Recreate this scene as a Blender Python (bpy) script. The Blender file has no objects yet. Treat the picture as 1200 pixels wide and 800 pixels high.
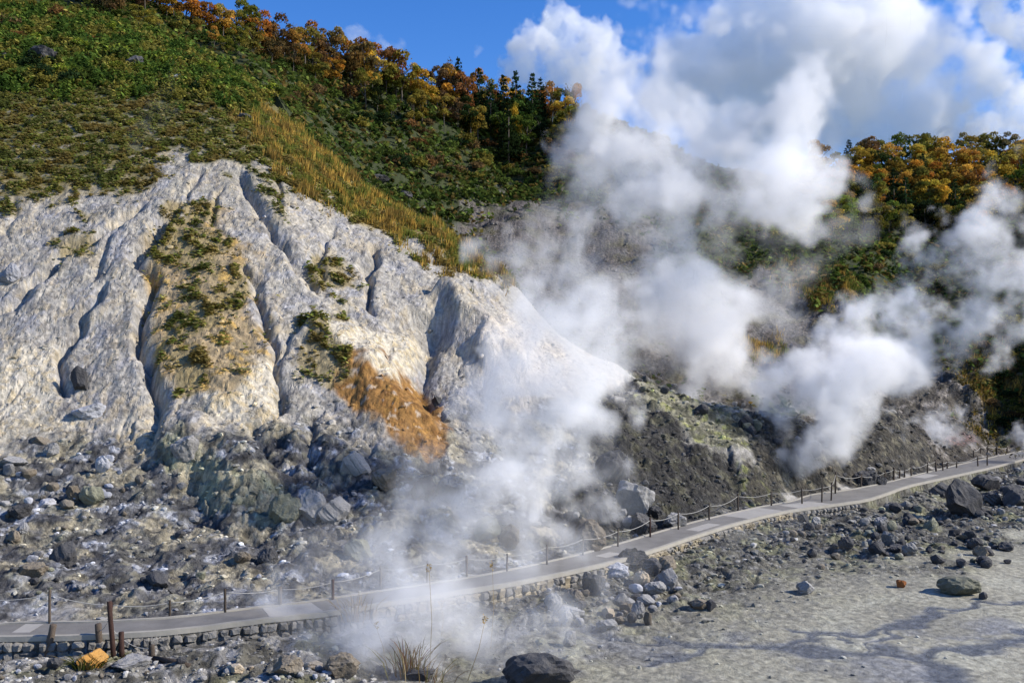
import bpy, bmesh, math, random
import numpy as np
from mathutils import Vector, Matrix
random.seed(7); RNG = np.random.default_rng(7)
S = bpy.context.scene
COL = S.collection

# ------------------------------------------------------------------ camera, sky, sun, exposure
F, CX, CY, HCAM = 1100.0, 600.0, 400.0, 9.5          # focal length in photo pixels, eye height in metres
PITCH = math.atan(30.0 / F)
cam = bpy.data.objects.new('camera', bpy.data.cameras.new('camera'))
COL.objects.link(cam); S.camera = cam
cam.location = (0, 0, HCAM); cam.rotation_euler = (math.pi / 2 + PITCH, 0, 0)
cam.data.sensor_width = 36; cam.data.lens = 36 * F / 1200
cam.data.clip_start = 0.5; cam.data.clip_end = 12000

SUN_EL, SUN_AZ = math.radians(33), math.radians(96)   # azimuth measured clockwise from +Y
to_sun = Vector((math.sin(SUN_AZ) * math.cos(SUN_EL), math.cos(SUN_AZ) * math.cos(SUN_EL), math.sin(SUN_EL)))
W = bpy.data.worlds.new('World'); S.world = W; W.use_nodes = True
wn = W.node_tree
bg = wn.nodes['Background']
sky = wn.nodes.new('ShaderNodeTexSky'); sky.sky_type = 'NISHITA'; sky.sun_disc = False
sky.sun_elevation = SUN_EL; sky.sun_rotation = SUN_AZ
sky.altitude = 800; sky.air_density = 1.0; sky.dust_density = 0.2; sky.ozone_density = 3.0
hs = wn.nodes.new('ShaderNodeHueSaturation'); hs.inputs['Saturation'].default_value = 1.32; hs.inputs['Hue'].default_value = .514; hs.inputs['Value'].default_value = 1.5
wn.links.new(sky.outputs[0], hs.inputs['Color']); wn.links.new(hs.outputs[0], bg.inputs['Color'])
bg.inputs['Strength'].default_value = 0.095
sl = bpy.data.lights.new('sun', 'SUN'); sl.energy = 4.8; sl.angle = math.radians(0.5); sl.color = (1, .925, .80)
so = bpy.data.objects.new('sun', sl); COL.objects.link(so)
so.rotation_euler = to_sun.to_track_quat('Z', 'Y').to_euler(); so.location = (60, -10, 80)
S.view_settings.view_transform = 'Standard'; S.view_settings.look = 'None'
S.view_settings.exposure = 0.5; S.view_settings.gamma = 1
cy = S.cycles
cy.volume_bounces = 20; cy.max_bounces = 24; cy.diffuse_bounces = 3; cy.transparent_max_bounces = 12
cy.volume_step_rate = 1.5; cy.use_denoising = True

# ------------------------------------------------------------------ projection helpers
cp, sp = math.cos(PITCH), math.sin(PITCH)
def project(x, y, z):
    dz = z - HCAM; dep = y * cp + dz * sp
    return CX + F * x / dep, CY - F * (-y * sp + dz * cp) / dep
def at(px, py, d):                                     # the point at forward distance d seen at (px, py)
    u, w = (px - CX) / F, (CY - py) / F
    dy = cp - w * sp; k = d / dy
    return np.array((u * k, d, HCAM + (sp + w * cp) * k))
def at_z(px, py, z):                                   # the point at height z seen at (px, py)
    w = (CY - py) / F
    d = (z - HCAM) / (sp + w * cp) * (cp - w * sp)
    return at(px, py, d)

# ------------------------------------------------------------------ noise (periodic tiles made once)
def fft_noise(shape, p, seed, lo=0.0):
    r = np.random.default_rng(seed)
    n = np.fft.rfftn(r.standard_normal(shape).astype(np.float32))
    ks = [np.fft.fftfreq(s) * s for s in shape[:-1]] + [np.fft.rfftfreq(shape[-1]) * shape[-1]]
    k = np.sqrt(sum(g ** 2 for g in np.meshgrid(*[a / s for a, s in zip(ks, shape)], indexing='ij'))) * max(shape)
    k[(0,) * len(shape)] = 1e9
    k = np.maximum(k, max(lo, 1e-3)) if lo else k
    a = np.fft.irfftn(n * k ** (-p), s=shape)
    return (a / a.std()).astype(np.float32)
def band_tile(seed, n=512, f0=32):
    r = np.random.default_rng(seed)
    w = np.fft.rfft2(r.standard_normal((n, n)))
    k = np.sqrt((np.fft.fftfreq(n) * n)[:, None] ** 2 + (np.fft.rfftfreq(n) * n)[None] ** 2)
    a = np.fft.irfft2(w * np.exp(-((np.log(np.maximum(k, .1) / f0)) / .45) ** 2), s=(n, n))
    return (a / a.std() * .5).astype(np.float32)
TILES = [band_tile(i) for i in range(3)]
def noise(x, y, wl, seed=0):                           # band noise, about -1..1, of wavelength wl
    t = TILES[seed % 3]; n = 512; k = 16.0 / wl
    X = x * k + seed * 137.3; Y = y * k + seed * 71.7
    xf, yf = np.floor(X), np.floor(Y); a, b = X - xf, Y - yf
    a = a * a * (3 - 2 * a); b = b * b * (3 - 2 * b)
    i, j = xf.astype(np.int64) % n, yf.astype(np.int64) % n; i1, j1 = (i + 1) % n, (j + 1) % n
    return t[i, j] * (1 - a) * (1 - b) + t[i1, j] * a * (1 - b) + t[i, j1] * (1 - a) * b + t[i1, j1] * a * b
def fbm(x, y, wl, octs=4, gain=.5, seed=0):
    s = 0; g = 1
    for o in range(octs):
        s = s + g * noise(x, y, wl / 2.03 ** o, seed + o); g *= gain
    return s
def facets(x, y, size, seed):
    """broken rock: every irregular cell is a tilted block; returns its height (about -1..1) and the distance to its edge"""
    x = x / size + .35 * noise(x, y, size * 1.6, seed); y = y / size + .35 * noise(x * 3, y * 3, size * 5, seed + 1)
    i, j = np.floor(x).astype(np.int64), np.floor(y).astype(np.int64)
    def hsh(a, b, k):
        v = np.sin(a * 127.1 + b * 311.7 + k * 74.7 + seed * 19.19) * 43758.5453; return v - np.floor(v)
    b1 = np.full(x.shape, 9.); b2 = b1.copy(); hh = np.zeros(x.shape)
    for a in (-1, 0, 1):
        for b in (-1, 0, 1):
            ci, cj = i + a, j + b; dx, dy = x - ci - hsh(ci, cj, 1), y - cj - hsh(ci, cj, 2); d = dx * dx + dy * dy
            h = (hsh(ci, cj, 3) - .5) * 1.1 + dx * (hsh(ci, cj, 4) - .5) * 2.2 + dy * (hsh(ci, cj, 5) - .5) * 2.2
            q = d < b1; b2 = np.where(q, b1, np.minimum(b2, d)); b1 = np.where(q, d, b1); hh = np.where(q, h, hh)
    return hh, np.sqrt(b2) - np.sqrt(b1)
def sstep(a, b, x):
    t = np.clip((x - a) / (b - a), 0, 1); return t * t * (3 - 2 * t)

# ------------------------------------------------------------------ terrain: scattered heights -> smooth surface
P = []
def colm(px, *pd):
    for py, d in pd: P.append(at(px, py, d))
def flat(px, py, z): P.append(at_z(px, py, z))
for q in [(1200,640,0),(1200,720,0),(1200,800,0),(1000,690,0),(1000,800,0),(800,725,0),(800,800,0),(650,760,0),(650,800,0),
          (500,772,0),(560,735,.1),(430,750,.2),(0,775,.6),(100,785,.6),(200,778,.5),(300,772,.5),(300,800,.6),(400,797,.5),
          (0,800,.7),(1450,640,0),(1450,760,0),(700,700,.3),(850,655,.45),(1000,640,.4),(1100,640,.3),(1130,600,.5),(1000,610,.7)]: flat(*q)
for x in (-16, -8, 0, 8, 16): P.append(np.array((x, 20, .6 - .03 * max(x, 0)))); P.append(np.array((x, 12, .7)))
colm(-350, (720,31),(600,39),(500,45),(400,51),(300,57),(200,65),(100,80),(0,106))
colm(0, (715,31.5),(650,36.5),(600,40.5),(550,43.5),(500,46.5),(450,49.5),(400,52.5),(350,55.5),(300,58.5),(250,62),(200,67),(150,74),(100,83),(50,94),(0,110),(-60,135))
colm(100, (712,32),(650,37),(600,41),(550,44),(500,47),(450,50),(400,53),(350,56),(300,59),(250,63),(200,68),(150,75),(100,84),(50,96),(5,115))
colm(200, (708,33),(650,37.5),(600,41.5),(550,44.5),(500,47),(450,50),(400,53),(350,56.5),(300,60),(250,64),(200,69),(150,76),(100,86),(60,100),(30,125))
colm(300, (700,34),(650,38),(600,41.5),(550,44.5),(500,47.5),(450,50.5),(400,53.5),(350,57),(300,61),(250,65.5),(200,71),(150,79),(120,87),(85,110),(62,132))
colm(350, (158,86),(140,100),(100,125),(75,142))
colm(400, (695,35),(600,42),(500,49),(400,56),(300,65),(215,76),(197,82),(204,95),(150,125),(110,145),(85,155))
colm(450, (688,36),(640,39),(600,42),(550,46),(500,49.5),(450,53),(400,57),(350,61.5),(300,67),(262,73),(237,80),(275,92))
colm(520, (676,37.5),(600,43.5),(500,52),(400,60),(320,68),(268,76),(310,88))
colm(480, (240,115),(200,130),(150,145),(115,158),(100,168))
colm(600, (663,38.5),(640,41),(600,45),(550,50),(500,54),(450,58.5),(400,63),(360,69),(330,72),(380,82),(310,105),(260,125),(232,138),(224,146),(180,156),(145,166),(125,176))
colm(720, (636,44),(600,48),(550,53),(500,58),(450,64),(428,67),(455,80))
colm(820, (606,51),(570,55),(520,60),(470,66),(490,80))
colm(900, (588,56.5),(560,59),(520,62),(490,66),(505,80),(390,102),(310,120),(250,140))
colm(960, (580,59.5),(550,62),(520,66),(505,70),(500,86),(340,110),(215,180))
colm(1040, (562,68),(530,72),(500,77),(480,82),(485,92),(420,105),(300,140),(200,190))
colm(750, (300,110),(240,135),(185,160),(160,172)); colm(850, (430,90),(270,130),(205,175))
colm(1100, (548,78),(470,98)); colm(1150, (520,91),(500,95),(440,104),(380,115),(300,145),(197,195))
colm(1200, (560,72),(525,89),(500,93),(440,102),(195,197)); colm(1450, (560,74),(500,95),(400,112),(300,145),(200,195))
colm(680, (140,170)); colm(1050, (260,160)); colm(1000, (350,108))
for u, z in ((-.75, 62), (-.35, 60), (-.12, 50), (.05, 44), (.25, 38), (.45, 40), (.75, 42)):
    P.append(np.array((u * 250, 250, z))); P.append(np.array((u * 340, 340, z - 14)))
# the path (photo position of its middle line at height ~1.2 m, half widths near and far)
PATH_PX = [(-330,748,.75,.75),(-150,745,.75,.75),(-60,744,.75,.75),(0,738.5,.75,.75),(100,736.5,.75,.75),(200,731,.75,.75),(300,719,.75,.75),(372,711,.8,.8),
           (430,702,.8,.8),(515,689,.8,.8),(600,675,.85,.85),(712,650,.95,.95),(828,615,.9,.9),(900,597.5,.9,.9),(950,590,1.0,1.3),
           (985,583,1.5,1.9),(1012,577,1.3,1.3),(1050,567.5,.9,.9),(1095,557,1.1,1.1),(1140,546.5,1.3,1.3),(1180,537,1.3,1.3),(1225,527,1.3,1.3)]
PZ = 1.2
ctrl = np.array([list(at_z(a, b, PZ)) + [hn, hf_] for a, b, hn, hf_ in PATH_PX])
def catmull(c, per=14):
    out = []
    for i in range(len(c) - 1):
        p0, p1, p2, p3 = c[max(i - 1, 0)], c[i], c[i + 1], c[min(i + 2, len(c) - 1)]
        for t in np.linspace(0, 1, per, endpoint=False):
            out.append(.5 * ((2 * p1) + (p2 - p0) * t + (2 * p0 - 5 * p1 + 4 * p2 - p3) * t * t + (3 * p1 - p0 - 3 * p2 + p3) * t ** 3))
    return np.array(out + [c[-1]])
PATH = catmull(ctrl)
tang = np.gradient(PATH[:, :2], axis=0); tang /= np.linalg.norm(tang, axis=1)[:, None]
NRM = np.stack([tang[:, 1], -tang[:, 0]], 1)            # towards the camera
for i in range(0, len(PATH), 10):
    P.append(np.array((*(PATH[i, :2] - NRM[i] * 1.6), PZ + .05))); 
P = np.array(P)
def tps_coord(x, y): return np.stack([2 * x / y, np.log(y)], -1)
Q = tps_coord(P[:, 0], P[:, 1])
# very close duplicates make the solve stiff: smoothing keeps it calm
def kern(r2): return np.where(r2 > 1e-14, .5 * r2 * np.log(np.maximum(r2, 1e-14)), 0)
n = len(Q); A = np.zeros((n + 3, n + 3))
A[:n, :n] = kern(((Q[:, None] - Q[None]) ** 2).sum(-1)) + np.eye(n) * 4e-5
A[:n, n] = 1; A[:n, n + 1:] = Q; A[n, :n] = 1; A[n + 1:, :n] = Q.T
WT = np.linalg.solve(A, np.concatenate([P[:, 2], np.zeros(3)]))
def base_h(x, y):
    q = tps_coord(x, y); out = np.empty(len(q))
    for s in range(0, len(q), 20000):
        c = q[s:s + 20000]
        out[s:s + 20000] = kern(((c[:, None] - Q[None]) ** 2).sum(-1)) @ WT[:n] + WT[n] + c @ WT[n + 1:]
    return out
du = 1.6 / F
Ucols = np.concatenate([-(.585 + np.cumsum(np.linspace(.003, .03, 24)))[::-1], np.arange(-.585, .585, du), .585 + np.cumsum(np.linspace(.003, .03, 24))])
Vrows = np.concatenate([np.linspace(math.log(12), math.log(25), 70, endpoint=False), np.arange(math.log(25), math.log(112), .0026), np.arange(math.log(112), math.log(345), .0085)])
NC, NR = len(Ucols), len(Vrows)
Yr = np.exp(Vrows)
GX = (Ucols[None] * Yr[:, None]).ravel(); GY = np.repeat(Yr, NC)
# the smooth surface on a coarse net, then interpolated
cu = np.linspace(Ucols[0], Ucols[-1], 190); cv = np.linspace(Vrows[0], Vrows[-1], 210)
cu = np.sort(np.concatenate([cu[(cu < -.6) | (cu > .6)], np.linspace(-.6, .6, 240)]))
cz = base_h((cu[None] * np.exp(cv)[:, None]).ravel(), np.repeat(np.exp(cv), len(cu))).reshape(len(cv), len(cu))
def interp(zgrid, us, vs, u, v):
    i = np.clip(np.searchsorted(us, u) - 1, 0, len(us) - 2); j = np.clip(np.searchsorted(vs, v) - 1, 0, len(vs) - 2)
    a = np.clip((u - us[i]) / (us[i + 1] - us[i]), 0, 1); b = np.clip((v - vs[j]) / (vs[j + 1] - vs[j]), 0, 1)
    return zgrid[j, i] * (1 - a) * (1 - b) + zgrid[j, i + 1] * a * (1 - b) + zgrid[j + 1, i] * (1 - a) * b + zgrid[j + 1, i + 1] * a * b
GZ = interp(cz, cu, cv, GX / GY, np.log(GY))
def march(Z2, px, py, dmin=14, dmax=340):               # first point of the surface seen at (px, py)
    u = (px - CX) / F / (cp - (CY - py) / F * sp); w = (CY - py) / F
    slope = (sp + w * cp) / (cp - w * sp)
    i = int(np.clip(np.searchsorted(Ucols, u) - 1, 0, NC - 2)); a = (u - Ucols[i]) / (Ucols[i + 1] - Ucols[i])
    z = Z2[:, i] * (1 - a) + Z2[:, i + 1] * a
    d = z - (HCAM + slope * Yr)
    ok = np.where((d > 0) & (Yr > dmin) & (Yr < dmax))[0]
    if not len(ok): return None
    k = ok[0]
    if k > 0 and d[k - 1] < 0 and Yr[k - 1] > dmin:
        t = d[k - 1] / (d[k - 1] - d[k]); y = Yr[k - 1] + t * (Yr[k] - Yr[k - 1])
    else: y = Yr[k]
    return np.array((u * y, y, HCAM + slope * y))
B2 = GZ.reshape(NR, NC)
def line_xy(pts, dmin=14):
    r = [march(B2, a, b, dmin) for a, b in pts]; r = np.array([q for q in r if q is not None])
    return catmull(r, 8)[:, :2]
def seg_dist(x, y, line):                               # distance to a polyline and the parameter 0..1 along it
    best = np.full(x.shape, 1e9); par = np.zeros(x.shape); side = np.zeros(x.shape); m = len(line) - 1
    for k in range(m):
        a, b = line[k], line[k + 1]; d = b - a; L2 = max(d @ d, 1e-9)
        t = np.clip(((x - a[0]) * d[0] + (y - a[1]) * d[1]) / L2, 0, 1)
        ex, ey = x - a[0] - t * d[0], y - a[1] - t * d[1]; e = ex * ex + ey * ey
        q = e < best; best = np.where(q, e, best); par = np.where(q, (k + t) / m, par)
        side = np.where(q, np.sign(d[0] * ey - d[1] * ex), side)
    return np.sqrt(best), par, side
def carve(line, depth, width, rim=0.0):                 # negative depth builds a ridge
    global GZ
    lo, hi = line.min(0) - 4 * width, line.max(0) + 4 * width
    s = np.where((GX > lo[0]) & (GX < hi[0]) & (GY > lo[1]) & (GY < hi[1]))[0]
    wx = GX[s] + noise(GX[s], GY[s], 3.1, 1) * .35; wy = GY[s] + noise(GX[s], GY[s], 3.3, 2) * .35
    d, t, sd = seg_dist(wx, wy, line)
    ends = sstep(0, .12, t) * sstep(0, .18, 1 - t) * .85 + .15
    if depth > 0:
        GZ[s] -= depth * ends * np.exp(-(d / width) ** 1.3)
        if rim: GZ[s] += rim * ends * np.exp(-((d - 2.2 * width) / width) ** 2)
    else:
        GZ[s] -= depth * ends * np.exp(-(d / width) ** 2)
RIDGES = [  # spurs and buttresses of the clay slope
    ([(350,385),(400,418),(455,455),(512,515)], 1.1, 1.8), ([(522,350),(558,395),(595,440),(630,475)], 2.0, 1.7),
    ([(215,262),(232,340),(230,420),(215,455)], .9, 2.0), ([(200,505),(255,545),(320,585)], 1.1, 1.3),
    ([(150,235),(128,320),(120,380)], .8, 1.8), ([(215,190),(190,260),(150,330),(140,420),(135,480)], .7, 1.6),
    ([(50,330),(30,400),(20,470)], .9, 2.0), ([(300,200),(335,270),(350,330)], .5, 1.4), ([(250,480),(285,440),(300,420)], .6, 1.2),
    ([(330,300),(380,370),(420,395)], .5, 1.2), ([(455,290),(500,330),(540,360)], .4, 1.2), ([(330,500),(350,540)], .6, .8), ([(380,520),(410,555)], .7, .9),
    ([(735,470),(800,500),(880,545)], .5, 1.5), ([(690,560),(700,600)], .6, 1.2)]
for k, (pts, h, w) in enumerate(RIDGES): carve(line_xy(pts, 29), -h * (1 if k in (0, 1, 3) else .55), w)
GULLIES = [
    ([(212,225),(185,270),(165,305),(178,335),(168,375),(172,420),(182,470),(184,520)], 1.2, .55, .25), ([(175,235),(115,275),(70,300),(30,340),(-10,375)], .9, .5, .2),
    ([(120,330),(98,375),(75,408),(78,470)], .8, .4, .15), ([(275,200),(300,240),(345,300),(372,345)], .9, .6, .1),
    ([(445,285),(430,330),(440,372)], .9, .45, .15), ([(285,300),(318,395),(332,455),(300,500)], .7, .45, .15),
    ([(480,365),(455,400),(440,450)], .3, .5, .1), ([(508,362),(500,410),(482,470)], 2.0, 1.2, 0), ([(150,250),(100,330)], .3, .3, .1),
    ([(345,385),(330,430)], .6, .5, 0), ([(260,215),(250,250),(262,280)], .4, .3, .1), ([(395,260),(375,300),(380,330)], .5, .4, .1),
    ([(215,560),(250,610),(320,620)], .6, .8, 0), ([(300,490),(345,590)], .5, .5, .1), ([(370,480),(365,560)], .6, .5, .1), ([(640,560),(680,640)], .7, .9, 0),
    ([(20,230),(10,280)], .4, .5, 0), ([(320,205),(330,240)], .5, .35, .1), ([(235,200),(215,240)], .4, .3, .1)]
for k, (pts, h, w, rim) in enumerate(GULLIES): carve(line_xy(pts, 29), h * .95, w * (1 if k == 7 else .62), rim * .6)
B1 = GZ.copy()
PXs, PYs = project(GX, GY, B1)
# --- which zone each point of the ground belongs to
ridge_d = np.interp(PXs, [-400,200,300,350,400,450,520,580,650,720,820,900,960,1040,1200,1500], [112,108,98,90,85,82,78,74.5,72,70,69,69,72,84,97,99])
NEAR = GY < ridge_d
nA, nB = fbm(GX, GY, 5, 4, .6, 0), fbm(GX, GY, 5, 4, .6, 2)
def mask(poly, soft=8, warp=10, near=True):
    poly = np.array(poly, float); out = np.zeros(len(GX), np.float32)
    lo, hi = poly.min(0) - soft - 2 * warp, poly.max(0) + soft + 2 * warp
    s = np.where((PXs > lo[0]) & (PXs < hi[0]) & (PYs > lo[1]) & (PYs < hi[1]) & (NEAR if near else ~NEAR))[0]
    if not len(s): return out
    x = PXs[s] + nA[s] * warp; y = PYs[s] + nB[s] * warp
    best = np.full(len(s), 1e9); ins = np.zeros(len(s), bool)
    for k in range(len(poly)):
        a, b = poly[k], poly[(k + 1) % len(poly)]; d = b - a
        t = np.clip(((x - a[0]) * d[0] + (y - a[1]) * d[1]) / max(d @ d, 1e-9), 0, 1)
        best = np.minimum(best, (x - a[0] - t * d[0]) ** 2 + (y - a[1] - t * d[1]) ** 2)
        c = (a[1] > y) != (b[1] > y)
        ins ^= c & (x < (b[0] - a[0]) * (y - a[1]) / (b[1] - a[1] if b[1] != a[1] else 1e-9) + a[0])
    sd = np.sqrt(best) * np.where(ins, 1, -1)
    out[s] = sstep(-soft, soft, sd); return out
# signed offset from the path (positive: camera side)
pd = np.full(len(GX), 99.0); lat = np.zeros(len(GX)); hn = np.full(len(GX), .8); hfar = np.full(len(GX), .8)
s = np.where((GY < 96) & (np.abs(GX) < 62))[0]
bs = np.full(len(s), 1e9); bi = np.zeros(len(s), int)
for k in range(len(PATH)):
    e = (GX[s] - PATH[k, 0]) ** 2 + (GY[s] - PATH[k, 1]) ** 2
    q = e < bs; bs[q] = e[q]; bi[q] = k
lat_ = (GX[s] - PATH[bi, 0]) * NRM[bi, 0] + (GY[s] - PATH[bi, 1]) * NRM[bi, 1]
pd[s] = np.sqrt(bs); lat[s] = lat_; hn[s] = PATH[bi, 3]; hfar[s] = PATH[bi, 4]
lat = np.where(pd > 90, np.where(GY < 40, 99, -99), lat)
FRONT = (lat > 0) & (GY < 92)                            # the basin on the camera side of the path
white = mask([(0,232),(60,228),(120,222),(200,178),(260,192),(330,207),(400,252),(450,272),(580,345),(722,432),(690,465),(600,475),(540,520),(440,525),(380,500),(300,490),(200,520),(150,540),(60,525),(0,515),(-300,520),(-300,240)], 12, 14)
lowz = mask([(-400,500),(60,515),(200,515),(300,485),(380,495),(440,525),(540,520),(620,480),(700,470),(760,520),(890,560),(900,600),(760,640),(600,690),(380,715),(0,735),(-400,745)], 26, 22)
brown = mask([(-300,108),(0,108),(130,108),(220,118),(330,150),(395,205),(430,240),(380,232),(330,205),(260,188),(200,172),(150,212),(60,222),(0,212),(-300,220)], 8, 12)
green = mask([(-300,-200),(420,-200),(330,110),(300,130),(235,118),(130,110),(0,112),(-300,112)], 6, 8)
gold = mask([(270,118),(345,148),(412,194),(470,230),(525,260),(600,300),(600,335),(540,322),(480,285),(430,258),(375,236),(310,185)], 9, 12)
ochre = mask([(178,290),(200,250),(262,245),(292,310),(310,400),(285,450),(205,462),(176,420)], 12, 14)
sulph = mask([(735,440),(800,455),(925,495),(905,525),(830,520),(760,480)], 10, 14)
sulph2 = mask([(870,545),(905,545),(915,590),(880,585)], 8, 10)
orange = mask([(396,408),(432,416),(472,444),(504,464),(527,510),(515,540),(480,532),(450,500),(412,486),(386,450)], 6, 7)
cream = mask([(390,365),(430,380),(492,408),(470,452),(432,422),(400,408)], 8, 12) + mask([(240,400),(322,415),(332,470),(292,520),(250,480),(235,440)], 10, 14) + .8 * mask([(0,425),(60,400),(82,460),(72,512),(0,520),(-100,500)], 14, 14) + .8 * mask([(135,490),(185,480),(182,540),(150,540)], 6, 10)
cream = np.clip(cream, 0, 1)
beige = mask([(560,365),(640,380),(725,432),(700,470),(600,470),(560,430)], 14, 14)
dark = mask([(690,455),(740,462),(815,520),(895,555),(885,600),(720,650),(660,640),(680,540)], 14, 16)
olive = mask([(205,505),(260,535),(345,585),(330,615),(250,600),(195,545)], 10, 14)
PATCHES = mask([(190,245),(250,235),(265,290),(240,320),(190,310),(180,270)], 8, 12) + mask([(60,280),(105,275),(108,305),(65,302)], 6, 8) + mask([(195,365),(255,350),(260,385),(205,400)], 6, 12) + mask([(190,420),(235,410),(232,460),(205,465)], 6, 10) + mask([(350,370),(395,360),(400,410),(390,450),(355,440)], 8, 12) + mask([(360,310),(410,305),(412,345),(375,345)], 6, 10) + mask([(405,245),(450,255),(440,272),(410,262)], 4, 6) + .8 * mask([(260,310),(300,320),(290,370),(262,350)], 6, 12) + mask([(130,195),(215,178),(190,215),(145,240)], 6, 14) * .7 + mask([(290,205),(330,215),(350,260),(320,270)], 6, 14) * .5 + .8 * mask([(205,340),(290,335),(285,360),(210,370)], 6, 10) + .7 * mask([(-50,205),(130,215),(90,245),(-50,240)], 8, 16)
debris = np.clip(mask([(540,242),(600,238),(700,238),(770,250),(790,300),(740,345),(620,340),(560,320)], 12, 18, False) + mask([(845,345),(900,330),(960,352),(1000,368),(1000,470),(850,470),(800,420)], 12, 18, False) + .9 * mask([(560,330),(740,340),(860,400),(880,480),(560,420)], 12, 14, False), 0, 1)
fargold = mask([(890,308),(940,315),(1010,335),(1000,362),(950,350),(900,328)], 6, 8, False) + mask([(870,395),(915,395),(910,425),(875,425)], 6, 8, False) + .6 * mask([(1120,400),(1300,380),(1300,505),(1160,500)], 15, 20, False)
fargold = np.clip(fargold, 0, 1)
fargreen = np.where(NEAR, 0, 1) * (1 - debris) * (1 - mask([(960,420),(1080,410),(1250,520),(900,540)], 18, 18, False)) * (GY > 84)
CRAG = mask([(200,500),(260,530),(350,580),(400,600),(395,640),(250,610),(190,560)], 10, 12) + mask([(300,480),(390,500),(420,520),(440,560),(400,600),(330,580)], 10, 12) + mask([(700,440),(800,455),(930,480),(1000,460),(1060,468),(1135,540),(1110,550),(1060,562),(960,583),(890,590),(800,540),(720,480)], 8, 10) * 1.3 + mask([(650,540),(720,520),(800,560),(840,600),(720,650),(600,660),(580,620)], 10, 10) * .9 + mask([(960,400),(1300,380),(1300,560),(1060,560),(990,520),(930,480)], 18, 18, False) * 1.1 + mask([(520,238),(700,236),(790,240),(900,330),(1010,350),(1000,470),(850,470),(560,340)], 14, 22, False) * .9 + mask([(420,500),(540,520),(560,600),(430,610)], 10, 12) * .7
# --- fine relief
rock_amp = np.clip(white * .55 + lowz * .75 + dark * .5 + .15, 0, 1.3)
rock_amp = np.where(FRONT, .35, rock_amp) * (1 - .6 * np.clip(green + brown + gold, 0, 1))
rock_amp = np.where(NEAR | FRONT, rock_amp, .55)
f1 = fbm(GX, GY, 3.2, 3, .55, 1); f2 = fbm(GX * 1.0, GY * .8, 1.1, 3, .6, 0)
bil = 1 - np.abs(fbm(GX, GY * .75, 1.9, 3, .5, 2)) * 2
rx = GX + fbm(GX, GY, 6, 2, .5, 2) * .8
rill = fbm(rx, GY * .22, .9, 3, .6, 1)
gul = -np.exp(-(noise(rx, GY * .16, 2.6, 0) / .09) ** 2) * sstep(-.3, .3, noise(GX, GY, 7, 1)) - .6 * np.exp(-(noise(rx, GY * .22, 1.3, 2) / .08) ** 2)
BANK = np.exp(-np.maximum(lat - 4.5, 0) / 3.5) * FRONT
MUD = FRONT * sstep(.33, .07, B1 + noise(GX, GY, 6, 1) * .1) * (1 - BANK * .7)
GS0 = (GY + B1) * .8
fa, ea = facets(GX, GS0, 1.9, 1); fb_, eb = facets(GX, GS0, .75, 4); fc_, ec = facets(GX, GS0, .38, 7)
fc_ = fc_ * sstep(80, 45, GY); fb_ = fb_ * sstep(150, 75, GY)
fac = fa * sstep(0, .3, ea) * .36 + fb_ * sstep(0, .3, eb) * .15 + fc_ * sstep(0, .35, ec) * .07
crag = np.clip(lowz * .55 * sstep(-.35, .45, fbm(GX, GY, 6, 2, .5, 2)) + CRAG * 1.0, 0, 1.1)
rel = crag * fac + rock_amp * (f1 * (.20 - .10 * white) + f2 * (.07 - .03 * white) + fc_ * .035 + white * (rill * .035 + gul * .17 + fb_ * .03 + fc_ * .035) * (1 - lowz * .6)) 
rel = np.where(FRONT, (f1 * .12 + f2 * .05 + BANK * fac * .75) * (1 - MUD) + MUD * (f1 * .014 + f2 * .003), rel)
GZ = B1 + rel + np.where(NEAR | FRONT, 0, fbm(GX, GY, 14, 3, .5, 1) * .8)
# terraced ledge on the far hill
led = np.abs(PYs - (233 + 2 * np.sin(PXs / 60)))
# level bed for the path, foot of its wall, verge behind it
edge_n, edge_f = lat - hn, -lat - hfar
bedm = (np.abs(lat) < 9) & (pd < 9)
GZ = np.where(bedm & (lat <= 0), GZ * sstep(.1, 2.2, edge_f) + (PZ - .03 - .05 * sstep(0, .3, edge_f)) * (1 - sstep(.1, 2.2, edge_f)), GZ)
foot = np.interp(GX, [-20, -8, -3, 8, 12, 20, 60], [PZ - .52, PZ - .52, PZ - .6, PZ - .45, PZ - .42, PZ - .55, PZ - .35])
kn = sstep(.25, 3.0, edge_n)
gz_front = np.minimum(GZ, PZ - .1) * kn + (foot + (GZ - B1) * .5) * (1 - kn)
GZ = np.where(bedm & (lat > 0), np.where(edge_n < .12, PZ - .06, gz_front), GZ)
# streams on the mud
STREAMS = [([(640,728),(700,742),(820,753),(905,755),(960,742),(1040,735),(1085,722),(1105,713),(1195,704)], .5), ([(760,775),(830,757),(905,755)], .4),
           ([(905,756),(980,762),(1060,765),(1110,790),(1130,812)], 1.0), ([(1060,765),(1140,758),(1230,742)], .8), ([(1000,768),(1045,738)], .25), ([(930,735),(990,745)], .25)]
wet = np.zeros(len(GX)); rimw = np.zeros(len(GX))
fs = np.where(FRONT & (GY < 60))[0]
for pts, w in STREAMS:
    ln = catmull(np.array([at_z(a, b, 0) for a, b in pts]), 8)[:, :2]
    w *= .62
    d, t, sd = seg_dist(GX[fs] + noise(GX[fs], GY[fs], 2.4, 1) * .3, GY[fs] + noise(GX[fs], GY[fs], 2.0, 2) * .5, ln)
    wet[fs] = np.maximum(wet[fs], sstep(w * 1.5, w * .35, d + noise(GX[fs], GY[fs] * 2.5, 1.2, 0) * .12)); rimw[fs] = .7 * np.maximum(rimw[fs], np.exp(-((d - w * 1.4) / (w * .5)) ** 2))
GZ -= wet * .035
Z2 = GZ.reshape(NR, NC)
PXs, PYs = project(GX, GY, GZ)
def ground(x, y): return float(interp(Z2, Ucols, Vrows, np.array([x / y]), np.array([math.log(y)]))[0])
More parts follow.
